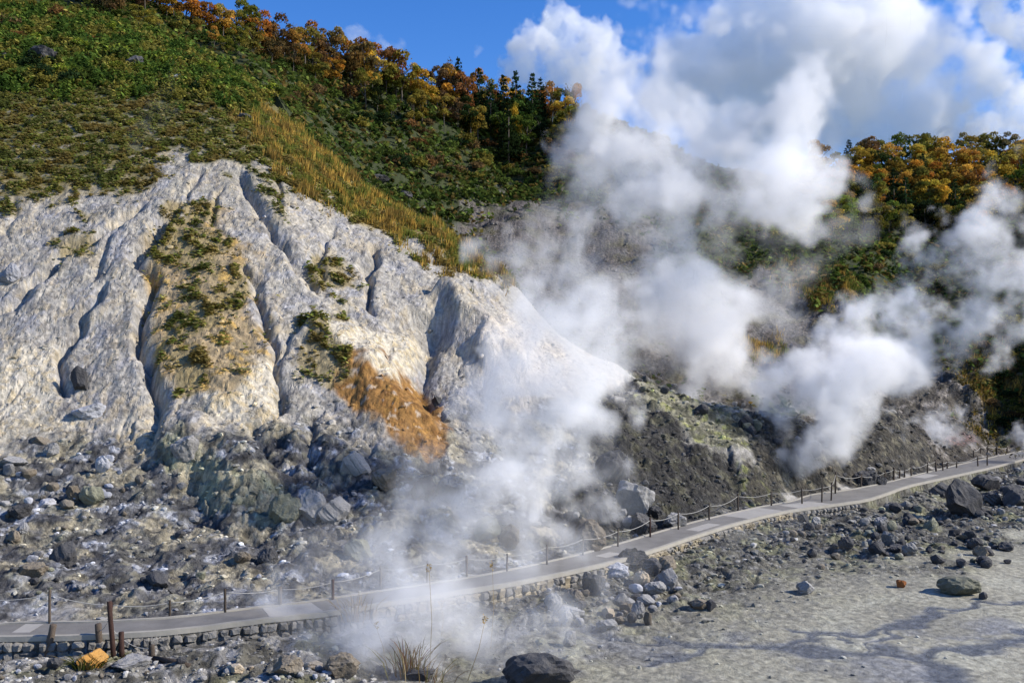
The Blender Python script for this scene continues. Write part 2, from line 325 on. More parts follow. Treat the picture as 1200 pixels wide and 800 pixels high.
def spot(px, py, dmin=14, dmax=340): return march(Z2, px, py, dmin, dmax)

# ------------------------------------------------------------------ colour of the ground
def c3(r, g, b): return np.array((r, g, b))
def lay(base, col, m): return base * (1 - m[:, None]) + np.asarray(col) * m[:, None]
GS = (GY + GZ) * .85                                  # follows the slope, so that nothing stretches on steep ground
g1, g2, g3 = fbm(GX, GS, 2.2, 4, .6, 2), fbm(GX, GS, .9, 3, .6, 1), fbm(GX, GS, 7, 3, .5, 0)
C = np.tile(c3(.30, .285, .26), (len(GX), 1)); C = lay(C, c3(.11, .10, .04), (NEAR & (PYs < 230)).astype(float))
C = lay(C, c3(.35, .328, .29), white * (.75 + .25 * sstep(-.3, .5, g1)))
C = lay(C, c3(.22, .205, .19), white * sstep(-.1, .8, g1 + .4 * g3) * .75)
C = lay(C, c3(.44, .40, .325), white * sstep(.2, .8, fbm(GX, GS * .4, 3, 4, .6, 1)) * .6)
C = lay(C, c3(.30, .30, .325), white * sstep(.2, .8, fbm(GX, GS, 4, 4, .6, 2)) * .6)
stk = fbm(GX + .5 * noise(GX, GS, 3, 1), GS * .12, .8, 3, .6, 0)
C = lay(C, c3(.42, .35, .235), white * sstep(.25, .8, stk + .5 * g3) * .55); C = lay(C, c3(.19, .18, .165), white * sstep(.2, .7, -stk - .3 * g1) * .5)
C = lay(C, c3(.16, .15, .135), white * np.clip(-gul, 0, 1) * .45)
low = c3(.14, .138, .138)
C = lay(C, low, lowz)
C = lay(C, c3(.44, .455, .50), lowz * sstep(.15, .75, g1 + .5 * g3) * .85)
C = lay(C, c3(.33, .31, .23), lowz * sstep(.1, .7, fbm(GX, GS, 3.5, 4, .6, 1)) * .7)
C = lay(C, c3(.05, .05, .055), lowz * sstep(.05, .6, fbm(GX, GS, 2.6, 4, .65, 0)) * .75)
C = lay(C, c3(.40, .355, .25), lowz * sstep(.25, .6, fbm(GX, GS, 4.5, 4, .55, 2)) * .8); C = lay(C, c3(.03, .03, .033), lowz * sstep(.45, .8, fbm(GX, GS, 1.5, 3, .6, 1)) * .7); C = lay(C, c3(.40, .37, .25), olive * .7); C = lay(C, c3(.30, .31, .20), olive * sstep(0, .6, g1) * .8)
C = lay(C, c3(.48, .435, .345), cream * .85); C = lay(C, c3(.60, .47, .26), cream * sstep(.25, .7, g2 + g1 * .5) * .6)
C = lay(C, c3(.31, .225, .115), ochre * .85); C = lay(C, c3(.52, .33, .09), ochre * sstep(.2, .6, g1) * .8); C = lay(C, c3(.17, .14, .09), ochre * sstep(.1, .6, fbm(GX, GS * 1.6, 3, 4, .6, 1)) * .75)
C = lay(C, c3(.22, .112, .028), orange * .97); C = lay(C, c3(.16, .075, .02), orange * sstep(.0, .6, g2 + .5 * rill) * .75); C = lay(C, c3(.46, .25, .06), orange * sstep(.35, .9, g1) * .4); C = lay(C, c3(.5, .46, .4), orange * sstep(.75, 1.1, fbm(GX, GS, 1.2, 3, .6, 2)) * .5)
C = lay(C, c3(.50, .44, .36), beige * .8)
C = lay(C, c3(.042, .04, .037), dark * .95); C = lay(C, c3(.11, .105, .065), dark * sstep(0, .8, g1) * .6)  # dark rock, blackened further: the slope's shade is put into its colour
C = lay(C, c3(.22, .21, .14), sulph * .85); C = lay(C, c3(.34, .36, .09), np.clip(sulph * sstep(.25, .8, g1) * .6 + sulph2 * .6 * sstep(-.2, .5, g2), 0, 1)); C = lay(C, c3(.065, .065, .04), sulph * sstep(-.2, .3, fbm(GX, GS, 2.6, 4, .6, 0)) * .85)
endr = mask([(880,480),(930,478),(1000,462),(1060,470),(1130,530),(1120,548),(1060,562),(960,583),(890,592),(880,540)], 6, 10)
C = lay(C, c3(.065, .058, .045), endr * .95); C = lay(C, c3(.026, .025, .023), endr * sstep(-.1, .4, g1) * .85); C = lay(C, c3(.22, .20, .14), endr * sstep(.45, .9, fbm(GX, GS, 2.6, 4, .6, 2)) * .6)  # ridge end: albedo lowered to paint in shade the sun does not give
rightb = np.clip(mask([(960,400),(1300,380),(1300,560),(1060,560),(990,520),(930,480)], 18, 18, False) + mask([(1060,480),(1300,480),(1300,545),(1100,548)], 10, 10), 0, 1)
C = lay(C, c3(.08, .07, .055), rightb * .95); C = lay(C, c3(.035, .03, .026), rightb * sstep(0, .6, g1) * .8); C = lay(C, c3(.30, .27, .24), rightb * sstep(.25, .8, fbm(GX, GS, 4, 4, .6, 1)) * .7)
veg_soil = np.clip(brown + .25 * (gold), 0, 1)
C = lay(C, c3(.10, .095, .04), brown * .95); C = lay(C, c3(.27, .24, .20), brown * sstep(.5, .95, g1) * .8); C = lay(C, c3(.22, .175, .085), np.clip(PATCHES, 0, 1) * .85)
C = lay(C, c3(.20, .15, .05), gold * .9); C = lay(C, c3(.035, .048, .012), green * .97)
C = lay(C, c3(.030, .038, .012), fargreen); 
db = debris
C = lay(C, c3(.115, .10, .09), db); C = lay(C, c3(.055, .05, .045), db * sstep(0, .6, g1) * .8); C = lay(C, c3(.21, .19, .17), db * sstep(.3, .8, g2) * .6); C = lay(C, c3(.11, .10, .04), db * sstep(.1, .6, g3) * .6)
C = lay(C, c3(.22, .15, .05), fargold * .9)
mudc = np.tile(c3(.315, .30, .235), (len(GX), 1)); mudc = lay(mudc, c3(.245, .235, .19), sstep(-.2, .6, g3 + .4 * g1)); mudc = lay(mudc, c3(.40, .39, .31), sstep(.2, .8, fbm(GX, GS, 6, 3, .5, 1)) * .5)
bankc = np.tile(c3(.13, .123, .10), (len(GX), 1)); bankc = lay(bankc, c3(.075, .074, .07), sstep(-.1, .6, g1)); bankc = lay(bankc, c3(.34, .33, .31), sstep(.3, .9, g2) * .6); bankc = lay(bankc, c3(.24, .24, .12), sstep(.2, .8, fbm(GX, GS, 4, 4, .6, 2)) * .5)
fr = FRONT.astype(float); C = lay(C, mudc, fr * MUD) if False else C
mk = (fr * MUD)[:, None]; C = C * (1 - fr[:, None]) + fr[:, None] * (mudc * mk + bankc * (1 - mk))
dampb = mask([(620,700),(720,745),(900,760),(1230,735),(1230,810),(1060,810),(960,775),(760,775),(640,790),(560,800),(560,740)], 25, 20) * fr
C = lay(C, c3(.22, .225, .24), dampb * sstep(-.1, .6, g3 + g1 * .5) * .65)
C = lay(C, c3(.60, .58, .53), np.clip(rimw, 0, 1) * sstep(.2, .8, g1 + .2) * .5 * fr); C = lay(C, c3(.10, .11, .13), wet * .85)
lb = fr * (GX < -2) * (1 - MUD); C = lay(C, c3(.40, .385, .36), lb * sstep(-.2, .5, g1) * .8)   # pale gravel by the short wall
vg = C * (1 + .26 * fbm(GX, GS, .5, 2, .6, 2)[:, None]); pinkm = mask([(1105,511),(1140,507),(1146,519),(1108,521)], 3, 2, False) + mask([(1105,511),(1140,507),(1146,519),(1108,521)], 3, 2)
vg = lay(vg, c3(.26, .13, .11), np.clip(pinkm, 0, 1) * .6 * sstep(-.4, .4, g2))
cr = np.clip(crag + BANK * (1 - MUD), 0, 1); vg = vg * (1 + cr * .30 * fb_ + cr * .2 * fc_)[:, None]; C = np.clip(vg, .01, .8)
wetn = np.clip(wet + .35 * dampb * sstep(-.2, .6, g3), 0, 1)
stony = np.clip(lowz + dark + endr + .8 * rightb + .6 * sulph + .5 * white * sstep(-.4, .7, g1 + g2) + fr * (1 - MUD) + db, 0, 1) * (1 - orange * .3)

def new_mat(name):
    m = bpy.data.materials.new(name); m.use_nodes = True; nt = m.node_tree
    return m, nt, nt.nodes['Principled BSDF'], nt.nodes.new, nt.links.new
def mathn(N, L, op, a, b):
    m = N('ShaderNodeMath'); m.operation = op
    for k, v in ((0, a), (1, b)):
        if isinstance(v, (int, float)): m.inputs[k].default_value = v
        else: L(v, m.inputs[k])
    return m.outputs[0]
def noise_node(N, L, scale, detail=6, rough=.6, coord=None, sx=None):
    t = N('ShaderNodeTexNoise'); t.inputs['Scale'].default_value = scale; t.inputs['Detail'].default_value = detail; t.inputs['Roughness'].default_value = rough
    if coord is not None: L(coord, t.inputs['Vector'])
    return t.outputs['Fac']
def ground_material():
    m, nt, b, N, L = new_mat('ground')
    at_ = N('ShaderNodeAttribute'); at_.attribute_name = 'Col'; w = N('ShaderNodeAttribute'); w.attribute_name = 'wet'; st = N('ShaderNodeAttribute'); st.attribute_name = 'stony'
    g = N('ShaderNodeNewGeometry').outputs['Position']
    n1 = noise_node(N, L, 2.2, 8, .7, g); n2 = noise_node(N, L, 9, 5, .7, g)
    vo = N('ShaderNodeTexVoronoi'); vo.inputs['Scale'].default_value = 3.2; L(g, vo.inputs['Vector'])
    vcol = N('ShaderNodeSeparateColor'); L(vo.outputs['Color'], vcol.inputs[0])
    k = mathn(N, L, 'ADD', mathn(N, L, 'MULTIPLY', n1, .75), mathn(N, L, 'MULTIPLY', n2, .85))       # about .8
    k = mathn(N, L, 'ADD', mathn(N, L, 'MULTIPLY', k, 1.25), 0.0)
    st2 = mathn(N, L, 'MULTIPLY', st.outputs['Fac'], mathn(N, L, 'SUBTRACT', vcol.outputs[0], .5))
    k = mathn(N, L, 'ADD', k, mathn(N, L, 'MULTIPLY', st2, .6))
    mx = N('ShaderNodeMix'); mx.data_type = 'RGBA'; mx.blend_type = 'MULTIPLY'; mx.inputs['Factor'].default_value = 1
    cc = N('ShaderNodeCombineColor'); [L(k, cc.inputs[i]) for i in range(3)]
    L(at_.outputs['Color'], mx.inputs['A']); L(cc.outputs[0], mx.inputs['B']); L(mx.outputs['Result'], b.inputs['Base Color'])
    L(mathn(N, L, 'SUBTRACT', .95, mathn(N, L, 'MULTIPLY', w.outputs['Fac'], .7)), b.inputs['Roughness'])
    b.inputs['Specular IOR Level'].default_value = .3
    h = mathn(N, L, 'ADD', mathn(N, L, 'MULTIPLY', n1, .35), mathn(N, L, 'MULTIPLY', n2, .14))
    h = mathn(N, L, 'ADD', h, mathn(N, L, 'MULTIPLY', mathn(N, L, 'MULTIPLY', vo.outputs['Distance'], st.outputs['Fac']), -.22))
    h = mathn(N, L, 'MULTIPLY', h, mathn(N, L, 'ADD', .25, mathn(N, L, 'MULTIPLY', st.outputs['Fac'], .9)))
    bp = N('ShaderNodeBump'); bp.inputs['Distance'].default_value = 1; bp.inputs['Strength'].default_value = 1.0
    L(h, bp.inputs['Height']); L(bp.outputs[0], b.inputs['Normal'])
    return m
GROUND = ground_material()

def mesh_from(name, verts, faces, mat, smooth=False, attrs=None):
    me = bpy.data.meshes.new(name)
    verts = np.asarray(verts, np.float32); faces = np.asarray(faces, np.int32); k = faces.shape[1]
    me.vertices.add(len(verts)); me.vertices.foreach_set('co', verts.ravel())
    me.loops.add(faces.size); me.loops.foreach_set('vertex_index', faces.ravel())
    me.polygons.add(len(faces)); me.polygons.foreach_set('loop_start', np.arange(0, faces.size, k, dtype=np.int32))
    me.polygons.foreach_set('use_smooth', np.full(len(faces), smooth))
    for nm, (kind, val) in (attrs or {}).items():
        a = me.attributes.new(nm, kind, 'POINT')
        if kind == 'FLOAT_COLOR': a.data.foreach_set('color', np.concatenate([val, np.ones((len(val), 1))], 1).astype(np.float32).ravel())
        else: a.data.foreach_set('value', np.asarray(val, np.float32))
    me.materials.append(mat); me.update(); me.validate(); return me
def link(name, me, parent=None, **props):
    o = bpy.data.objects.new(name, me); COL.objects.link(o)
    if parent is not None: o.parent = parent
    for k, v in props.items(): o[k] = v
    return o
def thing(name, label, cat, loc, rz=0, group=None):
    o = bpy.data.objects.new(name, None); COL.objects.link(o); o.empty_display_size = .2
    o.location = loc; o.rotation_euler = (0, 0, rz); o['label'] = label; o['category'] = cat
    if group: o['group'] = group
    return o
idx = np.arange(NR * NC).reshape(NR, NC)
quads = np.stack([idx[:-1, :-1], idx[:-1, 1:], idx[1:, 1:], idx[1:, :-1]], -1).reshape(-1, 4)
VERT = np.stack([GX, GY, GZ], 1)
zone = np.where(FRONT, 0, np.where(NEAR, 1, 2))[quads[:, 0]]
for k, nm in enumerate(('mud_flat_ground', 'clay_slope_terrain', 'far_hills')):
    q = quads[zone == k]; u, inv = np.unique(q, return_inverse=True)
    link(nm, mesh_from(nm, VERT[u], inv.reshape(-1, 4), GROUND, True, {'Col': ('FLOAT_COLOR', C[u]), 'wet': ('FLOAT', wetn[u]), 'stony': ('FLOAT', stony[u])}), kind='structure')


# ------------------------------------------------------------------ materials of built things
def simple(name, col, rough=.85, scale=4, var=.5, bump=.02, rnd=.0, scale2=None):
    m, nt, b, N, L = new_mat(name)
    tc = N('ShaderNodeTexCoord').outputs['Object']; g = N('ShaderNodeNewGeometry').outputs['Position']
    n1 = noise_node(N, L, scale, 6, .65, g); k = mathn(N, L, 'ADD', 1 - var * .5, mathn(N, L, 'MULTIPLY', n1, var))
    if rnd:
        oi = N('ShaderNodeObjectInfo'); k = mathn(N, L, 'MULTIPLY', k, mathn(N, L, 'ADD', 1 - rnd * .5, mathn(N, L, 'MULTIPLY', oi.outputs['Random'], rnd)))
    mx = N('ShaderNodeMix'); mx.data_type = 'RGBA'; mx.blend_type = 'MULTIPLY'; mx.inputs['Factor'].default_value = 1
    cc = N('ShaderNodeCombineColor'); [L(k, cc.inputs[i]) for i in range(3)]
    mx.inputs['A'].default_value = (*col, 1); L(cc.outputs[0], mx.inputs['B']); L(mx.outputs['Result'], b.inputs['Base Color'])
    b.inputs['Roughness'].default_value = rough; b.inputs['Specular IOR Level'].default_value = .25
    if bump:
        bp = N('ShaderNodeBump'); bp.inputs['Distance'].default_value = bump; L(noise_node(N, L, scale2 or scale * 3, 6, .7, g), bp.inputs['Height']); L(bp.outputs[0], b.inputs['Normal'])
    return m
def rock_material(name, col, dust, dust_amt=.5):
    m, nt, b, N, L = new_mat(name)
    g = N('ShaderNodeNewGeometry'); pos = g.outputs['Position']; oi = N('ShaderNodeObjectInfo')
    n1 = noise_node(N, L, 2.5, 8, .7, pos); n2 = noise_node(N, L, 1.3, 5, .6, pos); n3 = noise_node(N, L, 14, 4, .7, pos)
    k = mathn(N, L, 'MULTIPLY', mathn(N, L, 'ADD', .35, mathn(N, L, 'MULTIPLY', n1, 1.3)), mathn(N, L, 'ADD', .7, mathn(N, L, 'MULTIPLY', oi.outputs['Random'], .6)))
    cc = N('ShaderNodeCombineColor'); [L(k, cc.inputs[i]) for i in range(3)]
    mx = N('ShaderNodeMix'); mx.data_type = 'RGBA'; mx.blend_type = 'MULTIPLY'; mx.inputs['Factor'].default_value = 1; mx.inputs['A'].default_value = (*col, 1); L(cc.outputs[0], mx.inputs['B'])
    sx = N('ShaderNodeSeparateXYZ'); L(g.outputs['Normal'], sx.inputs[0])
    rmp = N('ShaderNodeMapRange'); rmp.inputs['From Min'].default_value = .42; rmp.inputs['From Max'].default_value = .72
    L(mathn(N, L, 'ADD', mathn(N, L, 'MULTIPLY', sx.outputs['Z'], .22), mathn(N, L, 'ADD', mathn(N, L, 'MULTIPLY', n2, .6), mathn(N, L, 'MULTIPLY', n3, .2))), rmp.inputs['Value'])
    m2 = N('ShaderNodeMix'); m2.data_type = 'RGBA'; L(mathn(N, L, 'MULTIPLY', rmp.outputs[0], dust_amt), m2.inputs['Factor']); L(mx.outputs['Result'], m2.inputs['A']); m2.inputs['B'].default_value = (*dust, 1)
    L(m2.outputs['Result'], b.inputs['Base Color']); b.inputs['Roughness'].default_value = .88; b.inputs['Specular IOR Level'].default_value = .3
    bp = N('ShaderNodeBump'); bp.inputs['Distance'].default_value = .12; bp.inputs['Strength'].default_value = .9
    L(mathn(N, L, 'ADD', n1, mathn(N, L, 'MULTIPLY', n3, .35)), bp.inputs['Height']); L(bp.outputs[0], b.inputs['Normal'])
    return m
CONCRETE = simple('worn_path_concrete', (.17, .162, .15), .9, 1.1, 1.0, .012, 0, 20)
KERBM = simple('pale_kerb_concrete', (.31, .29, .25), .9, 2, .6, .015)
PATCHM = simple('new_concrete_patch', (.32, .305, .28), .9, 2, .4, .01)
MORTAR = simple('wall_mortar', (.10, .095, .085), .95, 5, .8, .04)
WALLST = rock_material('wall_stone', (.17, .16, .145), (.33, .31, .27), .6)
WALLST2 = rock_material('ochre_wall_stone', (.27, .225, .15), (.42, .38, .3), .6)
POSTM = simple('weathered_post_wood', (.075, .058, .045), .85, 9, .9, .02, .6)
POSTR = simple('reddish_post_wood', (.05, .026, .02), .85, 9, .9, .02, .4)
ROPEM = simple('rope_fibre', (.34, .33, .31), .8, 20, .5, .005)

# ------------------------------------------------------------------ the path with its kerbs, and the wall that holds it
def ribbon(name, off_a, off_b, za, zb, mat, i0=0, i1=None, thick=.12, parent=None, **kw):
    i1 = i1 or len(PATH); v = []; f = []
    for i in range(i0, i1):
        p, q = PATH[i, :2], NRM[i]; a, b = off_a[i], off_b[i]; wob = .004 * math.sin(i * .9)
        z = PATH[i, 2] if False else PZ
        for o_, zz in ((a, za - thick), (a, za), (b, zb), (b, zb - thick)): v.append((p[0] + q[0] * o_, p[1] + q[1] * o_, z + zz + wob))
        if i > i0:
            k = (i - i0) * 4
            for e in range(4): f.append((k - 4 + e, k - 4 + (e + 1) % 4, k + (e + 1) % 4, k + e))
    return link(name, mesh_from(name, v, f, mat), parent, **kw)
hnn, hff = PATH[:, 3], PATH[:, 4]
path = ribbon('path', hnn, -hff, .0, .0, CONCRETE, thick=.2, kind='structure')
ribbon('kerb', hnn + .13, hnn - .04, .045, .045, KERBM, thick=.16, parent=path)
ribbon('kerb', -hff + .03, -hff - .1, .05, .05, KERBM, thick=.15, parent=path)
def nearest_i(px, py):
    p = at_z(px, py, PZ); return int(np.argmin(((PATH[:, :2] - p[:2]) ** 2).sum(1)))
for a, b, lo, hi in (((20, 738), (34, 738), -.7, .3), ((312, 717.5), (368, 711), -.72, .74), ((700, 653), (716, 649), -.3, .3), ((803, 621), (826, 616), -.2, .5), ((862, 606), (900, 597), -.85, .75), ((925, 594), (955, 589), -.7, .8), ((1080, 560), (1092, 557), -.9, .1)):
    i0, i1 = nearest_i(*a), nearest_i(*b) + 2
    ribbon('repair_patch', np.full(len(PATH), hi), np.full(len(PATH), lo), .008, .008, PATCHM, i0, i1, .02, path)

def stone_mesh(seed, mat, cuts=7):
    r = np.random.default_rng(seed)
    bm = bmesh.new(); bmesh.ops.create_cube(bm, size=1); bmesh.ops.bevel(bm, geom=bm.edges[:], offset=.2, segments=1, affect='EDGES')
    for v in bm.verts:
        v.co += Vector(r.normal(0, .085, 3)); 
    me = bpy.data.meshes.new('stone'); bm.to_mesh(me); bm.free(); me.materials.append(mat); return me
WST = [stone_mesh(i, WALLST) for i in range(8)] + [stone_mesh(20 + i, WALLST2) for i in range(4)]
arc = np.concatenate([[0], np.cumsum(np.linalg.norm(np.diff(PATH[:, :2], axis=0), axis=1))])
def along(s):
    return np.array([np.interp(s, arc, PATH[:, k]) for k in range(5)]), np.array([np.interp(s, arc, NRM[:, k]) for k in range(2)])
i_end = nearest_i(1012, 592)
wall = thing('retaining_wall', 'low dry stone retaining wall holding up the basin side of the footpath', 'wall', (0, 0, 0))
ribbon('wall_core', hnn + .10, hnn - .1, -.125, -.125, MORTAR, nearest_i(-200, 746), i_end + 6, .75, wall)
s_, S1_ = arc[nearest_i(-60, 744)], arc[i_end] + 1.5
while s_ < S1_:
    p, q = along(s_); px, py = project(p[0], p[1], PZ)
    big = px < 420 or px > 930
    w = random.uniform(.2, .42) if big else random.uniform(.22, .46)
    off = p[3] + .10; x, y = p[0] + q[0] * off, p[1] + q[1] * off
    zg = ground(x + q[0] * .35, y + q[1] * .35)
    top = PZ - .13; hgt = max(min(top - zg + .12, .62), .26)
    rows = 1 if hgt < .34 else 2
    for r_ in range(rows):
        me = WST[random.randrange(8)] if big or random.random() < .5 else WST[8 + random.randrange(4)]
        o = link('stone', me, wall); h = hgt / rows
        o.location = (x + q[0] * random.uniform(-.02, .06), y + q[1] * random.uniform(-.02, .06), top - h * (r_ + .5) + random.uniform(-.02, .015))
        o.scale = (w * random.uniform(.86, .98), .34, h * random.uniform(.85, .97)); o.rotation_euler = (random.gauss(0, .06), random.gauss(0, .06), math.atan2(-q[0], q[1]) * -1 + math.pi + random.gauss(0, .08))
        o.rotation_euler[2] = math.atan2(q[1], q[0]) + math.pi / 2 + random.gauss(0, .08)
    s_ += w * 1.0

# ------------------------------------------------------------------ fences
def tube(pts, r, sides=6, r_end=None):
    pts = np.array(pts, float); v = []; f = []; n_ = len(pts)
    for i, p in enumerate(pts):
        t = Vector(pts[min(i + 1, n_ - 1)] - pts[max(i - 1, 0)]).normalized(); a = t.orthogonal().normalized(); b = t.cross(a)
        if abs(t.z) < .9: a = t.cross(Vector((0, 0, 1))).normalized(); b = t.cross(a)
        else: a = Vector((1, 0, 0)); b = t.cross(a).normalized(); a = b.cross(t)
        rr = r if r_end is None else r + (r_end - r) * i / (n_ - 1)
        for k in range(sides):
            c, s__ = math.cos(2 * math.pi * k / sides), math.sin(2 * math.pi * k / sides)
            v.append(np.array(p) + rr * (c * np.array(a) + s__ * np.array(b)))
    for i in range(n_ - 1):
        for k in range(sides):
            f.append((i * sides + k, i * sides + (k + 1) % sides, (i + 1) * sides + (k + 1) % sides, (i + 1) * sides + k))
    base = len(v); v += [pts[0], pts[-1]]
    for k in range(sides):
        f.append((base, (k + 1) % sides, k, base)); m0 = (n_ - 1) * sides; f.append((base + 1, m0 + k, m0 + (k + 1) % sides, base + 1))
    return v, [list(dict.fromkeys(q)) for q in f]
def poly_mesh(name, v, f, mat, smooth=True):
    me = bpy.data.meshes.new(name); me.from_pydata([tuple(map(float, p)) for p in v], [], f); me.materials.append(mat)
    if smooth: me.polygons.foreach_set('use_smooth', [True] * len(me.polygons))
    me.update(); return me
def post(parent, base, top, r, mat=POSTM, notch=True):
    b, t = np.array(base, float), np.array(top, float); d = t - b; ln_ = np.linalg.norm(d); d /= ln_
    pts = [b - d * .25, b + d * ln_ * .35, b + d * ln_ * .7, t - d * .02, t]
    v, f = tube(pts, r, 9); v = np.array(v); v[:-2] += RNG.normal(0, r * .07, v[:-2].shape); v[36:45] = t + (v[36:45] - t) * .82
    return link('post', poly_mesh('post', v, f, mat), parent)
def rope(parent, a, b, sag=.12, r=.011):
    a, b = np.array(a), np.array(b); pts = [a + (b - a) * t - np.array((0, 0, sag * 4 * t * (1 - t))) for t in np.linspace(0, 1, 9)]
    v, f = tube(pts, r, 5); return link('rope', poly_mesh('rope', v, f, ROPEM), parent)
def fence_line(f, posts, sag, rr=.014, hz=.86):
    prev = None
    for px, pb, pt, w, mat in posts:
        g = at_z(px, pb, PZ); g = np.array((g[0], g[1], ground(g[0], g[1]))); h = max((pb - pt) * g[1] / F, .55)
        lean = RNG.normal(0, .03, 2) * h; top = g + np.array((lean[0], lean[1], h))
        post(f, g, top, max(w * g[1] / F * .34, .04), mat)
        a = g + (top - g) * hz
        if prev is not None: rope(f, prev, a, sag * np.linalg.norm(a - prev), rr)
        prev = a
    return prev
D_, R_ = POSTM, POSTR
far_fence = thing('rope_fence', 'long rope and post fence edging the far side of the footpath', 'fence', tuple(at_z(641, 661, PZ)))
far_fence.location = (0, 0, 0)
fence_line(far_fence, [(-120,735,697,4.5,D_),(-30,732,694,4.5,D_),(58,730,690,4.5,D_),(130,727,704,4,R_),(199,723,701,4,D_),(264,717,689,4,D_),(328,709,686,7,D_),(390,702,678,5,R_),(446,691,661,4,D_),(500,684,656,4,D_),(547,677,650,4,D_),(594,669,648,3.5,D_),(641,661,637,3.5,D_),(683,650,628,3.2,D_),(724,640,619,3.2,D_),(762,629,606,3.2,R_),
    (795,620,598,3,D_),(831,609,589,3,D_),(865,597,577,3,D_),(904,592,575,2.8,D_),(940,590,571,2.8,D_),(963,588,567,2.6,D_),(974,586,564,3,D_),(979,578,552,3,D_),(1009,571,555,2.8,D_),(1038,565,551,2.6,D_),(1047,563,547,3.4,D_),(1054,561,549,2.4,D_),(1060,560,549,2.4,D_),(1068,558,545,2.6,D_),(1087,554,541,2.4,D_),(1097,552,538,3.2,D_)], .045, .014)
ff2 = thing('rope_fence', 'short rope fence of dark posts where the footpath climbs out of view', 'fence', (0, 0, 0))
fence_line(ff2, [(1105,551,540,2.4,D_),(1110,549,539,2.4,D_),(1121,548,540,2.2,D_),(1146,546,533,2.4,D_),(1157,545,531,2.4,D_)], .05, .02)
ff3 = thing('rope_fence', 'far pale railed fence beyond the last bend of the footpath', 'fence', (0, 0, 0))
fence_line(ff3, [(1141,537,529,2,D_),(1149,534,526,2,D_),(1157,532,523,2.4,D_),(1168,530,520,3.6,D_),(1180,528,519,2.4,D_)], .04, .022)
nf = thing('rope_fence', 'broken group of short blackish red posts standing before the stone wall', 'fence', (0, 0, 0))
tops = []
for bx, by, tx, ty, w, mat in ((55,766,63,731,.1,D_),(117,762,115,730,.095,D_),(133,769,128,704,.075,R_),(143,769,142,740,.085,R_),(178,770,178,755,.09,D_)):
    g = spot(bx, by, 14); k = at(tx, ty, g[1]); post(nf, g, k, w, mat); tops.append(g + (k - g) * .75)
rope(nf, tops[1], tops[2], .15); rope(nf, tops[2] - np.array((0, 0, .25)), tops[3], .08); rope(nf, tops[3], tops[4], .12)
g0, g1_ = spot(180, 773), spot(222, 781)
lg = thing('log', 'thin dark log lying on gravel beside the lowest red post', 'log', (0, 0, 0))
v, f = tube([g0 + (0, 0, .05), (g0 + g1_) / 2 + (0, 0, .07), g1_ + (0, 0, .03)], .085, 8); link('bark', poly_mesh('bark', v, f, POSTM), lg)

# ------------------------------------------------------------------ rocks
ROCK = {'grey': rock_material('grey_rock', (.20, .195, .19), (.42, .41, .40), .55), 'dark': rock_material('dark_rock', (.045, .044, .046), (.17, .165, .16), .45),
        'pale': rock_material('pale_blue_rock', (.30, .305, .33), (.50, .50, .53), .7), 'brown': rock_material('brown_rock', (.14, .115, .085), (.30, .27, .22), .5),
        'tan': rock_material('tan_rock', (.36, .29, .2), (.5, .46, .4), .6), 'orange': rock_material('orange_rock', (.5, .24, .05), (.6, .4, .16), .5),
        'rust': rock_material('rust_rock', (.2, .07, .02), (.25, .12, .05), .4), 'olive': rock_material('olive_rock', (.14, .14, .10), (.35, .34, .25), .5)}
def rock_geo(seed, sub, blocky=.75, rough=.06):
    r = np.random.default_rng(seed); bm = bmesh.new(); bmesh.ops.create_icosphere(bm, subdivisions=sub, radius=1)
    v = np.array([q.co for q in bm.verts]); f = [[w.index for w in p.verts] for p in bm.faces]; bm.free()
    for k in range(9 + seed % 5):
        d = r.standard_normal(3); d /= np.linalg.norm(d); o = r.uniform(blocky - .2, blocky + .18)
        t = v @ d - o; v -= np.outer(np.maximum(t, 0), d) * .96
    a = fbm(v[:, 0] * 3 + v[:, 2] * 2.1 + seed * 7, v[:, 1] * 3 - v[:, 2] * 1.7 + seed * 3, 2.4, 3, .6, seed % 3)
    v *= 1 + (rough * a)[:, None]; v /= np.abs(v).max(0); return v, f
class Rocks:
    small = [rock_geo(i, 2) for i in range(12)]; big = [rock_geo(40 + i, 4, .72, .09) for i in range(8)]
    cache = {}
def rock_mesh(kind, tone, k):
    key = (kind, tone, k)
    if key not in Rocks.cache:
        v, f = (Rocks.big if kind == 'big' else Rocks.small)[k]; Rocks.cache[key] = poly_mesh('rock', v, f, ROCK[tone], False)
    return Rocks.cache[key]
LAND = []                                              # landmarks for the wording of labels: (px, py, phrase)
def place_rock(px, py, w, h, tone, label, name='rock', group=None, big=None, k=None, deep=.75, roll=None, sink=.22, dmin=14, shape=None):
    """px, py: middle of the stone's foot in the photo; w, h: its width and height there."""
    g = spot(px, py, dmin)
    if g is None: return None
    m = g[1] / F; big = (w >= 17) if big is None else big
    k = random.randrange(8 if big else 12) if k is None else k
    o = link(name, rock_mesh('big' if big else 'small', tone, k))
    W_, H_ = w * m * .54, h * m * .56 / (1 - sink * .5)
    o.scale = (W_, W_ * deep, H_); yaw = random.uniform(-.5, .5) + random.choice((0, math.pi))
    o.rotation_euler = (random.uniform(-.12, .12), random.uniform(-.12, .12) if roll is None else roll, yaw)
    yc = g[1] + W_ * deep * .3; slope = (ground(g[0], yc + .5) - ground(g[0], yc - .5))
    o.location = (g[0], yc, ground(g[0], yc) + H_ * (1 - 2 * sink) - max(slope, 0) * W_ * deep * .35)
    o['label'] = label; o['category'] = 'boulder' if name == 'boulder' else 'rock'
    if group: o['group'] = group
    return o
